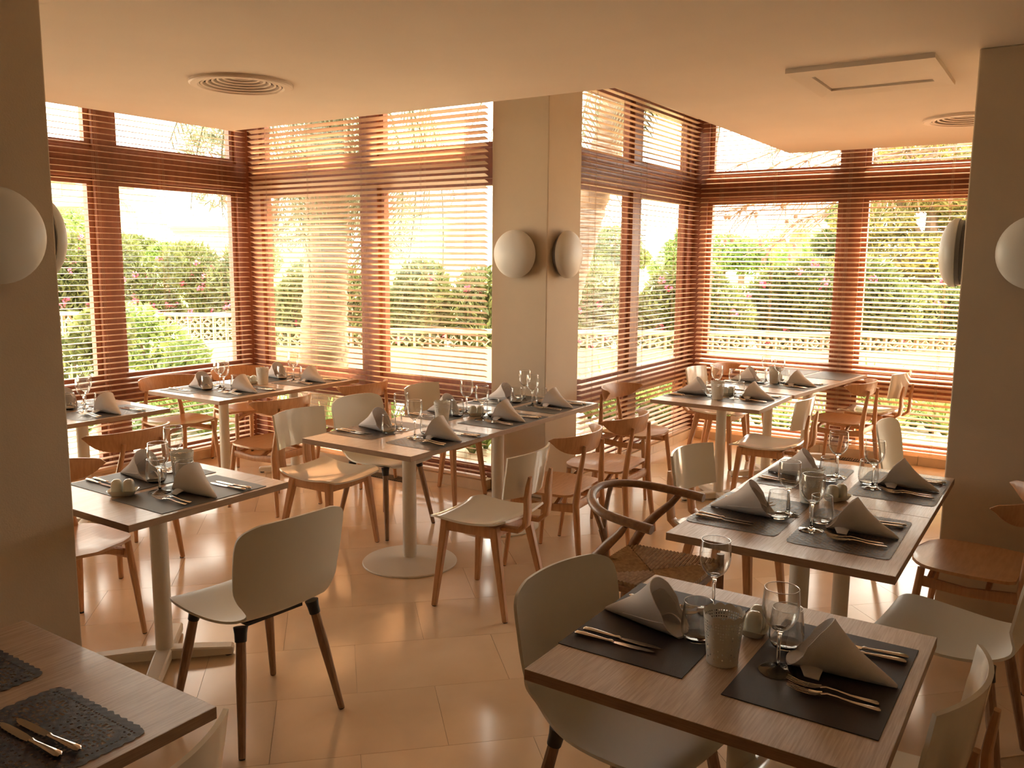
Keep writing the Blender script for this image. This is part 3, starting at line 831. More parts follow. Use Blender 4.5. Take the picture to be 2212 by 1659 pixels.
def bucket_mesh():
    mb = MB(); n, m = 96, 34; H = .125; vs = []
    for j in range(m + 1):
        for i in range(n):
            q = 2 * PI * i / n; v = j / m
            r = .037 + .0125 * v + (.0015 if j in (1,) else 0)
            z = H * v
            if j >= m - 2: z += (.0065 * abs(math.sin(q * 6)) ** .8) * (j - (m - 3)) / 3
            vs.append((r * math.cos(q), r * math.sin(q), z))
    fs = []
    for j in range(m):
        for i in range(n):
            hole = False
            a = (i / n * 6) % 1.0
            if 14 < j < m - 3:
                arch = 16 + 9 * abs(math.sin(PI * a))
                hole = (i % 2 == 0) and (j % 2 == 0) and (j > arch)
                if 18 < j < 22 and abs(a - .5) < .12: hole = (i % 2 == 0) and (j % 2 == 1)
            if 4 < j <= 14: hole = (i % 8 in (0,)) and (j % 4 == 1) or (i % 8 == 4 and j % 4 == 3)
            if not hole: fs.append((j * n + i, j * n + (i + 1) % n, (j + 1) * n + (i + 1) % n, (j + 1) * n + i))
    fs.append(tuple(range(n))[::-1])
    mb.add(vs, fs)
    mb.lathe([(.0365, .003), (.0001, .003)], 30)
    return mb
one('table_bucket', bucket_mesh(), 'bucket_metal', 60)
def make_cruet():
    t = thing('cruet_tray', '', 'tray')
    rings = []
    def rr(hx, hy, z, r=.014):
        out = []
        for cx, cy, a0 in ((hx - r, hy - r, 0), (-hx + r, hy - r, 90), (-hx + r, -hy + r, 180), (hx - r, -hy + r, 270)):
            for k in range(5):
                q = math.radians(a0 + k * 22.5); out.append((cx + r * math.cos(q), cy + r * math.sin(q), z))
        return out
    MB().loft([rr(.040, .022, 0), rr(.045, .027, .004), rr(.056, .036, .022), rr(.058, .038, .024), rr(.0555, .0355, .0235), rr(.042, .024, .007), rr(.02, .01, .006, .004)]).obj('dish', 'ceramic', t, smooth=50)
    return Proto(t)
CR = make_cruet()
sh_ = MB(); rings = []
for (r, z) in ((.0180, .0), (.0205, .003), (.0214, .022), (.0206, .043), (.0180, .053), (.011, .0595), (.002, .061)):
    ring = []
    for k in range(24):
        q = 2 * PI * k / 24; c, s = math.cos(q), math.sin(q); e = (abs(c) ** 3.2 + abs(s) ** 3.2) ** (-1 / 3.2)
        ring.append((r * c * e, r * s * e, z))
    rings.append(ring)
sh_.loft(rings)
for dx, dy in ((0, 0), (.005, .002), (-.005, .002), (0, -.005)): pass
one('shaker', sh_, 'ceramic', 60)

# ------------------------------------------------------------ lay the tables
TZ = .75
JIT = random.Random(3)
def setting(where, cx, cy, far, mt, full=True, rz=0, dn=(0, 0), dw=None, dt=None, glasses=True, dk=(0, 0)):
    """cx,cy: mat centre. far: diner sits on the +y side"""
    a = rz + (PI if far else 0)
    ca, sa = math.cos(a), math.sin(a)
    def W(x, y, z): return (cx + ca * x - sa * y, cy + sa * x + ca * y, TZ + z)
    j = lambda s=.006: JIT.uniform(-s, s)
    kinds = {'c': ('placemat#c', 'charcoal placemat'), 'g': ('placemat#g', 'grey woven placemat'), 'd': ('lace_placemat#d', 'dark openwork lace placemat'), 'l': ('lace_placemat#g', 'grey openwork lace placemat')}
    k, nm = kinds[mt]
    ROOTS[k].put(W(0, 0, .0004), a + JIT.uniform(-.012, .012), f'{nm} {where}', 'placemat', 'placemats on the dining tables')
    if not full: return
    z0 = .0022
    ROOTS['napkin'].put(W(.012 + j(.004) + dn[0], -.045 + j(.004) + dn[1], z0), a + JIT.uniform(-.08, .08) - .06, f'rolled white napkin cone {where}', 'napkin', 'napkins on the placemats')
    w_ = dw or (-.068, .110); t_ = dt or (.052, .118)
    if glasses:
        ROOTS['wine_glass'].put(W(w_[0] + j(.004), w_[1] + j(.004), z0), JIT.uniform(0, 6), f'stemmed wine glass {where}', 'glass', 'wine glasses on the tables')
        ROOTS['tumbler'].put(W(t_[0] + j(.004), t_[1] + j(.004), z0), JIT.uniform(0, 6), f'stemless tumbler {where}', 'glass', 'tumblers on the tables')
    kr = JIT.uniform(-.06, .06)
    ROOTS['knife'].put(W(.142 + dk[0], -.045 + dk[1] + j(), z0), a + kr, f'inner table knife {where}', 'knife', 'knives on the placemats')
    ROOTS['knife'].put(W(.172 + dk[0], -.050 + dk[1] + j(), z0), a + kr + JIT.uniform(-.04, .04), f'outer table knife {where}', 'knife', 'knives on the placemats')
    kr = JIT.uniform(-.06, .06)
    ROOTS['fork'].put(W(-.105, -.035 + j(), z0), a + kr, f'inner table fork {where}', 'fork', 'forks on the placemats')
    ROOTS['fork'].put(W(-.135, -.050 + j(), z0), a + kr + JIT.uniform(-.03, .03), f'outer table fork {where}', 'fork', 'forks on the placemats')
def bucket(x, y, label): ROOTS['table_bucket'].put((x, y, TZ + .0005), 0.3, label, 'bucket', 'perforated buckets on the tables')
def cruet(x, y, rz, where):
    o = CR.put((x, y, TZ + .0005), rz, f'small white ceramic tray {where}', 'tray', 'white cruet trays')
    for i, s in enumerate((-1, 1)):
        ROOTS['shaker'].put((x + math.cos(rz) * s * .0235, y + math.sin(rz) * s * .0235, TZ + .0075), rz, f"{('left', 'right')[i]} white ceramic shaker in the tray {where}", 'shaker', 'salt and pepper shakers')
# foreground right table
def spoon(x, y, rz, label): ROOTS['spoon'].put((x, y, TZ + .0022), rz, label, 'spoon')
spoon(2.385, 3.43, D2(100), 'small steel spoon beside the far glass on the front left table')
setting('at the near side of the foreground right table', 2.035, .432, False, 'c', dw=(-.068, .098), dt=(.075, .118))
setting('at the far side of the foreground right table', 2.055, .870, True, 'c', dw=(-.165, .09), dt=(.035, .118), dn=(-.01, -.01))
bucket(1.945, .655, 'white perforated bucket in front on the foreground right table'); cruet(2.155, .640, D2(5), 'on the foreground right table')
# big lace table before the right pillar
setting('at the near left place, big table by the right pillar', 3.205, .622, False, 'l', dw=(-.075, .125), dt=(.045, .118))
setting('at the far left place, big table by the right pillar', 3.235, 1.005, True, 'l', dw=(-.055, .130), dt=(.022, .112))
setting('at the near right place, big table by the right pillar', 3.985, .585, False, 'l', dw=(-.09, .10), dt=(-.02, .125))
setting('at the far right place, big table by the right pillar', 3.945, .985, True, 'l', dw=(-.06, .125), dt=(.03, .115))
bucket(3.515, .850, 'white perforated bucket in the middle of the lace-mat table'); cruet(3.605, .765, D2(-30), 'on the lace-mat table by the right pillar')
# front left table
setting('at the near side of the front left table', 2.165, 3.008, False, 'g', dw=(-.07, .115), dt=(.055, .12))
setting('at the far side of the front left table', 2.20, 3.385, True, 'g', dw=(-.14, .02), dt=(.02, .118))
bucket(2.275, 3.215, 'white perforated bucket on the front left table'); cruet(1.985, 3.205, D2(-48), 'on the front left table')
# centre table
setting('at the near left place of the centre table', 3.620, 2.852, False, 'l')
setting('at the far left place of the centre table', 3.630, 3.295, True, 'l')
setting('at the near middle place of the centre table', 4.285, 2.870, False, 'g')
setting('at the far middle place of the centre table', 4.265, 3.292, True, 'g')
setting('at the near right place of the centre table', 4.885, 2.885, False, 'g')
setting('at the far right place of the centre table', 4.905, 3.27, True, 'g')
bucket(3.995, 3.120, 'white perforated bucket on the centre table'); cruet(4.300, 3.085, D2(-40), 'on the centre table')
# left corner table
setting('at the near left place of the left corner table', 4.095, 5.050, False, 'g')
setting('at the far left place of the left corner table', 4.035, 5.410, True, 'g')
setting('at the near right place of the left corner table', 4.760, 5.040, False, 'g')
setting('at the far right place of the left corner table', 4.760, 5.420, True, 'g')
bucket(4.435, 5.215, 'white perforated bucket on the left corner table'); cruet(4.39, 5.30, D2(-40), 'on the left corner table')
# table behind the left pillar
setting('at the near side of the table behind the left pillar', 3.03, 5.040, False, 'l')
setting('at the far side of the table behind the left pillar', 3.00, 5.420, True, 'l')
cruet(2.80, 5.23, D2(-45), 'on the table behind the left pillar')
# right bay square table
setting('at the near side of the square right bay table', 6.01, 1.895, False, 'l')
setting('at the far side of the square right bay table', 6.00, 2.295, True, 'l')
bucket(5.855, 2.095, 'white perforated bucket on the square right bay table'); cruet(6.045, 2.085, D2(-40), 'on the square right bay table')
# right corner table (turned a little)
def t8s(w_, x, y, far, full=True): setting(w_, *t8(x, y), far, 'g', full=full, rz=T8a)
t8s('at the near left place of the right corner table', .50, .185, False)
t8s('at the far left place of the right corner table', .46, .555, True)
t8s('lying bare at the near right of the right corner table', 1.28, .18, False, False)
t8s('lying bare at the far right of the right corner table', 1.28, .55, True, False)
bq = t8(.52, .37); bucket(bq[0], bq[1], 'white perforated bucket on the right corner table'); cr = t8(.66, .40); cruet(cr[0], cr[1], D2(40), 'on the right corner table')
# foreground left table
setting('at the near side of the foreground left table', .720, 1.697, False, 'd', dn=(-.05, .0), dw=(-.19, .12), dt=(-.03, .14), dk=(-.048, .035))
setting('at the far side of the foreground left table', .735, 2.115, True, 'd')

# ------------------------------------------------------------ outside
FW2 = Vector((.8359, .5489)); FW2.normalize()
def gp(px, D):
    d = Vector((RIGHT.x * (px - 1106) / 1856 + FWD.x, RIGHT.y * (px - 1106) / 1856 + FWD.y)); d = d / d.dot(FW2) * D
    return d.x, d.y
def zp(py, D, px=1106): return CAMH - (py - 560 - .0088 * (px - 700)) / 1856 * D
GZ = -.06
struct(MB().box(-60, 5.31, 6.37, 160, GZ - .1, GZ).box(5.31, 8.13, 3.29, 160, GZ - .1, GZ).box(8.13, 160, -90, 160, GZ - .1, GZ).obj('ground', 'paving'))
bank = MB(); rings = []
def lawn(px0, px1, D0, D1, z1, z0=GZ + .02):
    mb = MB(); n = 10; g = []
    for i in range(n + 1):
        t = i / n; D = D0 + (D1 - D0) * t; z = z0 + (z1 - z0) * t * t * (3 - 2 * t)
        (xa, ya), (xb, yb) = gp(px0, D), gp(px1, D)
        g.append([(xa, ya, z), (xb, yb, z), (xb, yb, z - .5), (xa, ya, z - .5)])
    return mb.loft(g)
struct(lawn(-600, 3000, 22, 60, .9).obj('lawn_bank', 'lawn'))['kind'] = 'structure'  # grassy lawn bank rising beyond the garden walls
struct(lawn(-700, 3000, 6.5, 9.8, GZ + .04, GZ + .02).obj('trim_2', 'soil')) if False else None

def fence(px0, px1, D, rows, label):
    (xa, ya), (xb, yb) = gp(px0, D), gp(px1, D)
    L = math.hypot(xb - xa, yb - ya); a = math.atan2(yb - ya, xb - xa)
    g = thing('garden_wall', label, 'wall', (xa, ya, GZ), a)
    zt = .86; S = .205
    MB().box(0, L, -.06, .06, 0, zt - S * rows - .03).obj('wall_base', 'render_peach', g)
    MB().box(0, L, -.075, .075, zt - .03, zt + .015).obj('coping', 'breeze', g, bevel=.004)
    b = MB(); h = S / 2; t = .012
    for (u0, u1, v0, v1) in ((-h, h, -h, -h + t), (-h, h, h - t, h), (-h, -h + t, -h + t, h - t), (h - t, h, -h + t, h - t)): b.box(u0, u1, -.045, .045, v0, v1)
    for cx, cz, q0 in ((-h, -h, 0), (h, -h, 90), (h, h, 180), (-h, h, 270)):
        rings = []
        for k in range(6):
            q = math.radians(q0 + k * 18)
            r0, r1 = h * .98, h * .98 + .014
            rings.append([(cx + math.cos(q) * r0, -.035, cz + math.sin(q) * r0), (cx + math.cos(q) * r1, -.035, cz + math.sin(q) * r1), (cx + math.cos(q) * r1, .035, cz + math.sin(q) * r1), (cx + math.cos(q) * r0, .035, cz + math.sin(q) * r0)])
        b.loft(rings)
    nb = int(L / S)
    first = None
    for r in range(rows):
        for i in range(nb):
            loc = (i * S + h, 0, zt - .03 - S * r - h)
            if first is None: first = b.obj('breeze_block', 'breeze', g); first.location = loc
            else:
                c = first.copy(); col.objects.link(c); c.parent = g; c.location = loc
    return g
fence(-150, 572, 14, 2, 'pierced breeze-block garden wall beyond the far left window')
fence(560, 2330, 11.2, 1, 'low garden wall with one row of pierced blocks, beyond the right windows')

def leaf_mesh(name, n, blobs, L, W, mt, parent, seed, droop=0, upright=0):
    r = np.random.RandomState(seed)
    w_ = np.array([b[3] * b[4] * b[5] for b in blobs], float) ** .67; w_ /= w_.sum()
    k = r.choice(len(blobs), n, p=w_)
    B = np.array(blobs)[k]
    d = r.normal(size=(n, 3)); d /= np.linalg.norm(d, axis=1)[:, None]
    rad = r.uniform(.62, 1.02, n) ** .8
    c = B[:, :3] + d * B[:, 3:6] * rad[:, None]
    a = r.normal(size=(n, 3)); a[:, 2] += upright - droop; a += d * .7; a /= np.linalg.norm(a, axis=1)[:, None]
    b = np.cross(a, r.normal(size=(n, 3))); b /= np.linalg.norm(b, axis=1)[:, None]
    l = L * r.uniform(.6, 1.3, n)[:, None]; ww = W * r.uniform(.7, 1.2, n)[:, None]
    v = np.stack([c - a * l * .5, c + b * ww * .5 - a * l * .05, c + a * l * .5, c - b * ww * .5 - a * l * .05], 1).reshape(-1, 3)
    me = bpy.data.meshes.new(name); me.vertices.add(4 * n); me.vertices.foreach_set('co', v.ravel())
    me.loops.add(4 * n); me.loops.foreach_set('vertex_index', np.arange(4 * n)); me.polygons.add(n)
    me.polygons.foreach_set('loop_start', np.arange(0, 4 * n, 4)); me.polygons.foreach_set('loop_total', np.full(n, 4))
    me.update(); me.materials.append(MATS[mt])
    o = bpy.data.objects.new(name, me); col.objects.link(o); o.parent = parent
    if n > 300: o['kind'] = 'stuff'
    return o
def shrub(name, label, cat, x, y, blobs, n, L, W, mt, seed, flowers=0, group=None, stems=True, upright=0, droop=0, zr=None):
    t = thing(name, label, cat, (x, y, GZ), 0, group)
    leaf_mesh('foliage', n, blobs, L, W, mt, t, seed, droop, upright)
    if stems:
        mb = MB(); rr = random.Random(seed)
        for k in range(6):
            b = blobs[k % len(blobs)]
            mb.tube([(rr.uniform(-.1, .1), rr.uniform(-.1, .1), 0), (b[0] * .5, b[1] * .5, b[2] * .55), (b[0], b[1], b[2] + b[5] * .5)], [.03, .02, .008], 6)
        mb.obj('stems', 'bark', t, smooth=True)
    if flowers:
        rr = np.random.RandomState(seed + 5)
        bl = []
        for k in range(flowers):
            b = blobs[rr.randint(len(blobs))]; d = rr.normal(size=3); d[:2] -= np.array([FW2.x, FW2.y]) * .9; d[2] = abs(d[2]) * .8 + .1; d /= np.linalg.norm(d)
            p = np.array(b[:3]) + d * np.array(b[3:6]) * 1.0
            bl.append((*p, .06, .06, .05))
        leaf_mesh('blossom', flowers * 20, bl, .045, .04, 'flower', t, seed + 9)['kind'] = 'stuff'
    return t
def hedge(px0, px1, D, n, top, label, grp, seed, mt='leaf', fl=16):
    for i in range(n):
        px = px0 + (px1 - px0) * (i + .5) / n; wdt = (px1 - px0) / n / 1856 * D
        x, y = gp(px, D + rnd.uniform(-.2, .2)); tp = top + rnd.uniform(-.12, .12)
        bl = []
        for k in range(5):
            r_ = wdt * .42
            a_ = rnd.uniform(-1, 1) * wdt * .4
            zz = (tp - GZ) * (.35 + .55 * (k % 3) / 2)
            bl.append((RIGHT.x * a_ + rnd.uniform(-.2, .2), RIGHT.y * a_ + rnd.uniform(-.2, .2), min(zz, tp - GZ - .3), wdt * .5, wdt * .5, .42))
        shrub('oleander_bush', label, 'bush', x, y, bl, 8000, .15, .040, mt, seed + i, flowers=fl, group=grp, upright=.7)
hedge(-120, 620, 15.6, 6, 1.98, 'pink-flowering oleander bush in the hedge beyond the left window', 'oleanders behind the left garden wall', 100, fl=20)
hedge(600, 2350, 12.6, 14, 1.62, 'pink-flowering oleander bush in the hedge beyond the right windows', 'oleanders behind the right garden wall', 200, fl=9)

# strap-leaved plants just outside the windows
def strap_mesh(seed):
    mb = MB(); rr = random.Random(seed)
    for k in range(46):
        a = rr.uniform(0, 2 * PI); L = rr.uniform(.35, .62); lean = rr.uniform(.15, .9); w_ = rr.uniform(.014, .022)
        pts = []
        for j in range(5):
            s = j / 4; rr_ = L * (math.sin(lean) * s + .35 * s * s * lean); z = L * (math.cos(lean * .8) * s - .35 * s * s * lean)
            wd = w_ * (1 - s ** 2 * .9)
            c = Vector((math.cos(a) * rr_, math.sin(a) * rr_, z)); sd_ = Vector((-math.sin(a), math.cos(a), 0)) * wd
            pts.append([c - sd_, c + sd_])
        vs = [p for q in pts for p in q]
        mb.add(vs, [(2 * j, 2 * j + 1, 2 * j + 3, 2 * j + 2) for j in range(4)])
    return mb
strap = []
for sd0 in (1, 2, 3):
    r = thing('strap_leaf_plant', '', 'plant'); o = strap_mesh(sd0).obj('leaves', 'leaf_light', r); o['kind'] = 'stuff'
    strap.append(Proto(r))
k = 0
def straps(pxs, D, s0, label, grp):
    global k
    for px in pxs:
        x, y = gp(px, D + rnd.uniform(-.25, .35)); o = strap[k % 3].put((x, y, GZ), rnd.uniform(0, 6), label, 'plant', grp); s = s0 * rnd.uniform(.85, 1.2); o.scale = (s, s, s); k += 1
straps([150, 215, 270, 320, 350, 385, 420, 450, 480, 505], 8.9, 1.15, 'bright green strap-leaved plant below the far left window', 'strap-leaved plants outside the left window')
straps([100, 180, 250, 300, 370, 440, 500], 8.2, .9, 'bright green strap-leaved plant below the far left window', 'strap-leaved plants outside the left window')
straps([570, 600, 640], 9.0, 1.0, 'green strap-leaved plant outside the window left of the white column', 'strap-leaved plants outside the middle window')
straps([700, 745, 840, 880, 980, 1020, 1050], 8.0, 1.0, 'green strap-leaved plant outside the window left of the white column', 'strap-leaved plants outside the middle window')
straps([1275, 1310, 1345, 1400, 1430, 1455, 1480, 1500], 9.3, 1.25, 'green strap-leaved plant outside the narrow window right of the column', 'strap-leaved plants outside the narrow window')
straps([1400, 1450, 1490], 9.9, 1.5, 'green strap-leaved plant outside the narrow window right of the column', 'strap-leaved plants outside the narrow window')
straps([1590, 1640, 1690, 1740, 1790, 1860, 1900, 1940, 1980, 2020, 2050], 8.9, 1.0, 'green strap-leaved plant outside the far right window', 'strap-leaved plants outside the right window')
straps([1880, 1930, 1985, 2035], 9.6, 1.25, 'green strap-leaved plant outside the far right window', 'strap-leaved plants outside the right window')
# two broad-leaved garden shrubs in front of the left garden wall
x, y = gp(335, 11.8); shrub('broadleaf_shrub', 'leafy light green shrub in front of the left garden wall, right of the mullion', 'bush', x, y, [(0, 0, .55, .5, .5, .36), (-.2, .15, .85, .42, .42, .30), (.3, -.2, .35, .35, .35, .28)], 2400, .12, .07, 'leaf_light', 311)
x, y = gp(165, 10.5); shrub('broadleaf_shrub', 'leafy shrub at the far left edge of the garden, left of the mullion', 'bush', x, y, [(0, 0, .45, .5, .5, .38), (.25, -.2, .8, .4, .4, .35)], 2000, .12, .07, 'leaf', 312)
x, y = gp(395, 9.8); shrub('broadleaf_shrub', 'small twiggy green shrub below the left window, before the white path', 'bush', x, y, [(0, 0, .35, .35, .35, .3), (.1, 0, .62, .25, .25, .25)], 1500, .09, .04, 'leaf_light', 313)

def ordinal_labels(prefix, fmt):
    ords = ['first', 'second', 'third', 'fourth', 'fifth', 'sixth', 'seventh', 'eighth', 'ninth', 'tenth', 'eleventh', 'twelfth', 'thirteenth', 'fourteenth', 'fifteenth', 'sixteenth', 'seventeenth', 'eighteenth']
    obs = [o for o in col.objects if o.get('group') == prefix]
    obs.sort(key=lambda o: -math.atan2(o.location.y, o.location.x))
    for i, o in enumerate(obs): o['label'] = fmt % ords[i]
ordinal_labels('oleanders behind the left garden wall', '%s pink-flowering oleander from the left, behind the left garden wall')
ordinal_labels('oleanders behind the right garden wall', '%s pink-flowering oleander from the left, behind the right garden wall')
ordinal_labels('strap-leaved plants outside the left window', '%s strap-leaved plant from the left, outside the far left window')
ordinal_labels('strap-leaved plants outside the middle window', '%s strap-leaved plant from the left, outside the window left of the white column')
ordinal_labels('strap-leaved plants outside the narrow window', '%s strap-leaved plant from the left, outside the narrow window')
ordinal_labels('strap-leaved plants outside the right window', '%s strap-leaved plant from the left, outside the far right window')
# palms
def frond(mb, L, n, droop, w_=.02, ll=.42):
    pts = []
    for i in range(n + 1):
        s = i / n; pts.append(Vector((L * s * (1 - .25 * s * droop), 0, L * (.35 * s - droop * s * s))))
    mb.tube(pts, [.018 * (1 - .8 * i / n) for i in range(n + 1)], 5)
    for i in range(1, n + 1):
        t = (pts[i] - pts[i - 1]).normalized()
        for q in range(3):
            p = pts[i - 1].lerp(pts[i], (q + .5) / 3)
            l_ = ll * math.sin(PI * min(.95, .12 + .8 * i / n)) ** .6
            for s in (-1, 1):
                d = (Vector((0, s, 0)) * .8 + t * .75 + Vector((0, 0, -.35 * (1 + droop)))).normalized()
                e = p + d * l_; mdl = p + d * l_ * .5 + Vector((0, 0, .02)); wv = t * w_ * .5
                mb.add([p - wv, p + wv, mdl + wv * 1.2, mdl - wv * 1.2, e], [(0, 1, 2, 3), (3, 2, 4)])
    return mb
def palm(name, label, base, top, r0, r1, nf, L, droops, mt, seed, flare=1.0, el=(-.9, .5)):
    t = thing(name, label, 'palm', (base[0], base[1], GZ))
    B, T = Vector((0, 0, 0)), Vector((top[0] - base[0], top[1] - base[1], top[2] - GZ))
    mb = MB(); rings = []; n = 60; rr = random.Random(seed)
    for i in range(n + 1):
        s = i / n; c = B.lerp(T, s) + Vector((0, 0, 0)); r = r0 + (r1 - r0) * s + flare * .16 * math.exp(-s * 7)
        r *= (1.06 if i % 2 else .96)
        ring = []
        for k in range(20):
            q = 2 * PI * k / 20; ring.append((c.x + math.cos(q) * r * (1 + rr.uniform(-.03, .03)), c.y + math.sin(q) * r * (1 + rr.uniform(-.03, .03)), c.z))
        rings.append(ring)
    mb.loft(rings).obj('trunk', 'bark_palm', t, smooth=80)
    base_fr = None
    for dr in droops:
        pass
    protos = [frond(MB(), L, 12, d) for d in droops]
    objs = []
    for i in range(nf):
        k = i % len(protos)
        if i < len(protos): o = protos[k].obj('frond', mt, t)
        else: o = objs[k].copy(); col.objects.link(o); o.parent = t
        objs.append(o)
        o.location = T + Vector((0, 0, rr.uniform(-.15, .15)))
        o.rotation_euler = (0, rr.uniform(*el), i * 2.399 + rr.uniform(-.2, .2))
    return t
xa, ya = gp(693, 8.6); 
palm('date_palm', 'thick-trunked palm with hanging fronds outside the left bay window', (xa, ya), (xa + .15, ya - .1, 3.9), .20, .22, 34, 2.3, (.9, 1.25, .6), 'leaf_grey', 5, flare=1.0, el=(.2, 1.25))
xb, yb = gp(1138, 9.0); xt, yt = gp(1376, 9.2)
palm('leaning_palm', 'leaning rough-barked palm trunk seen right of the white column', (xb, yb), (xt, yt, 4.3), .165, .175, 26, 2.4, (.5, .9), 'leaf_grey', 6, flare=.5, el=(-.2, .9))
xa, ya = gp(1702, 36)
palm('fan_palm', 'distant palm on the horizon beyond the far right window', (xa, ya), (xa, ya, zp(500, 36, 1700)), .3, .25, 20, 2.0, (.4, .8), 'leaf_light', 7, el=(-.7, .6))
xa, ya = gp(262, 40)
palm('fan_palm', 'distant palm beside the stepped building beyond the far left window', (xa, ya), (xa, ya, zp(430, 40, 262)), .25, .2, 18, 1.9, (.6, 1.0), 'leaf_grey', 8, el=(-.4, .9))

# trees
def tree(name, label, px, D, blobs, n, L, W, mt, seed, trunk=.15, group=None, lean=0):
    x, y = gp(px, D); t = thing(name, label, 'tree', (x, y, GZ), 0, group)
    bl = [(RIGHT.x * b[0] + FW2.x * b[3] * .2, RIGHT.y * b[0], b[1] - GZ, b[2], b[2], b[3]) for b in blobs]
    o = leaf_mesh('foliage', n, bl, L, W, mt, t, seed)
    mb = MB(); c0 = bl[0]
    mb.tube([(0, 0, 0), (c0[0] * .4, c0[1] * .4, c0[2] * .5), (c0[0], c0[1], c0[2])], [trunk, trunk * .8, trunk * .4], 8)
    for b in bl[1:]:
        mb.tube([(c0[0] * .5, c0[1] * .5, c0[2] * .6), (b[0], b[1], b[2])], [trunk * .5, trunk * .15], 6)
    mb.obj('trunk', 'bark', t, smooth=True)
    return t
# (lateral offset, z, radius, vertical radius)
tree('pine_tree', 'large yellow-green pine filling the right pane of the far right window', 1985, 19,
     [(0, 3.3, 1.1, .5), (-1.3, 2.6, .9, .4), (1.0, 2.7, 1.0, .45), (-.5, 1.9, 1.3, .5), (.9, 1.7, 1.0, .45), (-1.7, 1.5, .8, .4), (0, 4.2, 1.2, .5), (-1.2, 3.7, .7, .3), (1.3, 3.9, .9, .4), (.2, .9, 1.4, .5), (-1.6, .9, .8, .4)], 30000, .19, .055, 'leaf_pine', 41, .22)
tree('pine_tree', 'smaller bushy pine behind the mullion of the far right window', 1800, 22,
     [(0, 2.2, .8, .4), (-.5, 1.5, .9, .4), (.4, 1.4, .9, .4), (.2, 2.9, .7, .35), (0, .8, 1.0, .5), (.5, 3.3, .5, .3)], 14000, .19, .06, 'leaf', 42, .18)
for px, D, z, r in ((1590, 45, 2.2, 1.2), (1640, 45, 2.1, 1.4), (1745, 40, 2.4, 1.3), (1550, 46, 2.4, 1.2), (1790, 45, 2.0, 1.6)):
    tree('background_tree', 'hazy green tree on the skyline beyond the far right window', px, D, [(0, z, r, r * .7), (r * .8, z - .4, r * .8, r * .5), (-r * .8, z - .4, r * .8, r * .5)], 2600, .3, .1, 'leaf_light', int(px), .2, 'skyline trees beyond the right window')
tree('background_tree', 'green tree seen low in the right pane of the narrow window', 1462, 25, [(0, 1.9, .7, .5), (.5, 1.4, .6, .4), (-.4, 1.5, .6, .4), (.2, 2.4, .45, .35)], 5000, .2, .06, 'leaf_light', 51, .15)
tree('background_tree', 'rounded green tree right of the leaning palm trunk', 1318, 30, [(0, 2.3, .9, .6), (.6, 1.8, .7, .4), (-.5, 1.8, .7, .4)], 4000, .22, .07, 'leaf', 52, .15)
tree('background_tree', 'rounded green tree left of the far left mullion', 165, 28, [(0, 2.4, 1.2, .8), (-.8, 1.9, .9, .6), (.7, 2.0, .8, .6)], 6000, .2, .08, 'leaf_light', 53, .15)
tree('background_tree', 'pale green tree above the hedge, middle of the far left window', 370, 32, [(0, 1.75, .7, .5), (-.9, 1.4, .6, .35), (1.0, 1.4, .7, .35)], 5000, .22, .08, 'leaf_light', 54, .15)
tree('background_tree', 'small dark green tree before the stepped building', 300, 36, [(0, 2.2, .7, .4), (-.6, 2.0, .6, .3), (.6, 2.1, .6, .35)], 3000, .22, .08, 'leaf', 55, .12)
tree('drooping_tree', 'tree with narrow hanging leaves at the top of the far left window corner', 541, 10.8, [(.5, 3.2, .6, .5), (-.45, 3.0, .36, .30), (-.35, 3.4, .45, .35), (-.42, 2.55, .22, .26), (.4, 2.3, .5, .5), (1.0, 2.7, .6, .7), (1.5, 2.2, .6, .6)], 7000, .15, .022, 'leaf_grey', 56, .06)
ordinal_labels('skyline trees beyond the right window', '%s hazy skyline tree from the left, beyond the far right window')
# bare pine boughs with cones hanging before the far right window
x, y = gp(2120, 10.5); pt = thing('overhanging_pine', 'near pine with bare hanging twigs and cones at the top of the far right window', 'tree', (x, y, GZ))
MB().tube([(0, 0, 0), (.1, .05, 2.0), (.15, .1, 4.6)], [.17, .15, .12], 12).obj('trunk', 'bark', pt, smooth=True)
rr = random.Random(21)
for b in range(11):
    z0 = 2.95 + b * .075; Lb = rr.uniform(2.5, 3.5); mb = MB(); cb = MB()
    pts = []
    for i in range(9):
        s = i / 8; pts.append(Vector((-RIGHT.x * Lb * s + rr.uniform(-.05, .05), -RIGHT.y * Lb * s, z0 - .35 * s - .55 * s * s * rr.uniform(.7, 1.2))))
    mb.tube(pts, [.022 * (1 - .75 * i / 8) for i in range(9)], 6)
    for i in range(2, 9):
        for q in range(4):
            e = pts[i] + Vector((rr.uniform(-.3, .1), rr.uniform(-.2, .4), rr.uniform(-.45, -.02)))
            mb.tube([pts[i], pts[i].lerp(e, .5) + Vector((0, 0, .02)), e], [.009, .006, .003], 4)
            if rr.random() < .2:
                cb.lathe([(.001, -.045), (.02, -.03), (.028, -.005), (.022, .02), (.001, .035)], 8, tuple(e))
    bo = mb.obj('bough', 'bark', pt, smooth=True)
    if cb.v: cb.obj('cones', 'bark', bo, smooth=True)
bl = []
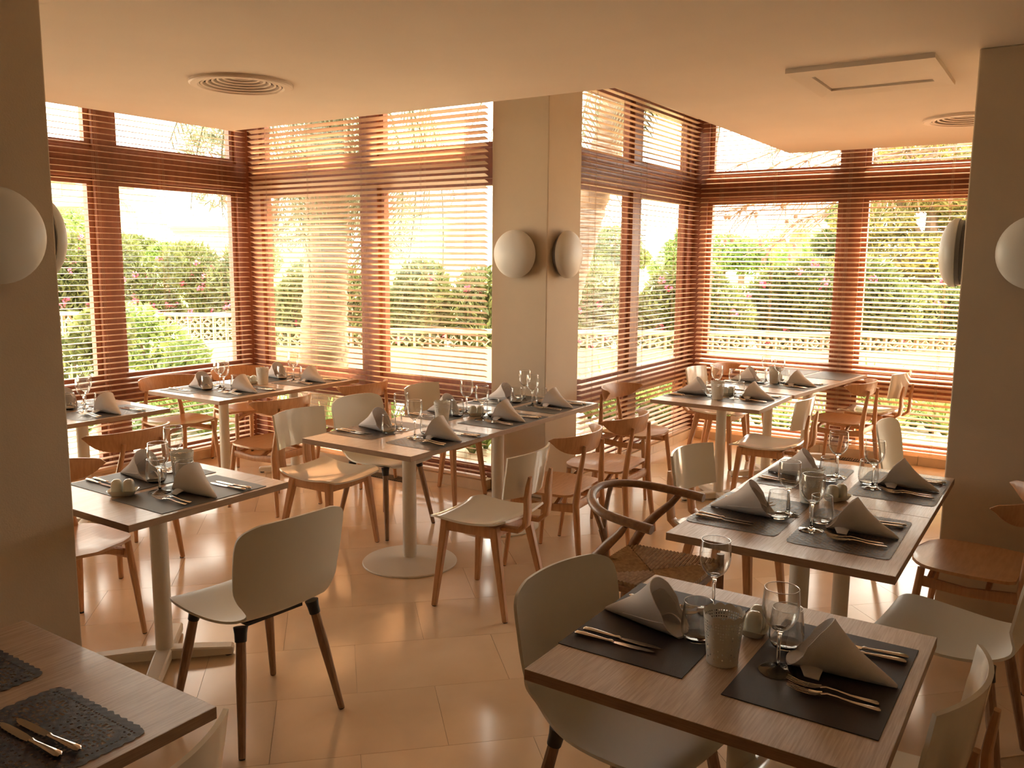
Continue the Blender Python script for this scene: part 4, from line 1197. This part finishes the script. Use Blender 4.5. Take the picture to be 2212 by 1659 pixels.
for b in range(10): bl.append((-RIGHT.x * rr.uniform(-.4, 1.4), -RIGHT.y * rr.uniform(-.4, 1.4), rr.uniform(2.9, 4.0), .4, .4, .2))
leaf_mesh('foliage', 5000, bl, .12, .012, 'leaf_pine', pt, 77)

# buildings
def building(label, px, D, wd, dp, zt, mt, levels, winc, rot=0, roof=None, steps=None):
    x, y = gp(px, D); a = math.atan2(RIGHT.y, RIGHT.x) + rot
    g = thing('apartment_building', label, 'building', (x, y, GZ), a)
    fh = (zt - GZ) / levels
    for L in range(levels):
        off = (steps or 0) * L
        wl = MB().box(-wd / 2, wd / 2 - off, 0, dp, L * fh, (L + 1) * fh - .02).obj('storey', mt, g)
        MB().box(-wd / 2 - .1, wd / 2 - off + .1, -.35, dp, (L + 1) * fh - .22, (L + 1) * fh).obj('floor_band', 'building_white' if steps else mt, g)
        for i in range(winc):
            cx = -wd / 2 + (i + .5) * (wd - off) / winc
            wn = MB().box(cx - fh * .22, cx + fh * .22, -.06, .02, L * fh + fh * .25, L * fh + fh * .75).obj('window', 'building_white', g)
            MB().box(cx - fh * .18, cx + fh * .18, -.08, -.055, L * fh + fh * .29, L * fh + fh * .71).obj('pane', 'building_glass', wn)
    if roof: MB().box(-wd / 2 - .3, wd / 2 + .3, -.5, dp + .3, zt - GZ, zt - GZ + .25).obj('roof', roof, g)
building('tall peach apartment block at the far left beyond the hedge', 120, 58, 7.0, 6, 8.6, 'building_peach', 5, 4)
building('stepped peach terrace building right of the far left mullion', 290, 72, 4.6, 6, 7.2, 'building_peach', 6, 3, steps=.42)
building('low pink house with a row of windows, right of the pale tree', 480, 85, 8.5, 5, 4.4, 'building_peach', 2, 6, roof='roof_tile')
building('low white house glimpsed beside the leaning palm', 1330, 80, 5, 5, 5.2, 'building_white', 2, 4)
building('pale tower far away above the trees of the right window', 1722, 150, 5.5, 5, 11.6, 'building_white', 6, 4)
building('low white house behind the leaning palm and the column', 1010, 70, 7, 5, 3.8, 'building_white', 2, 5, roof='roof_tile')
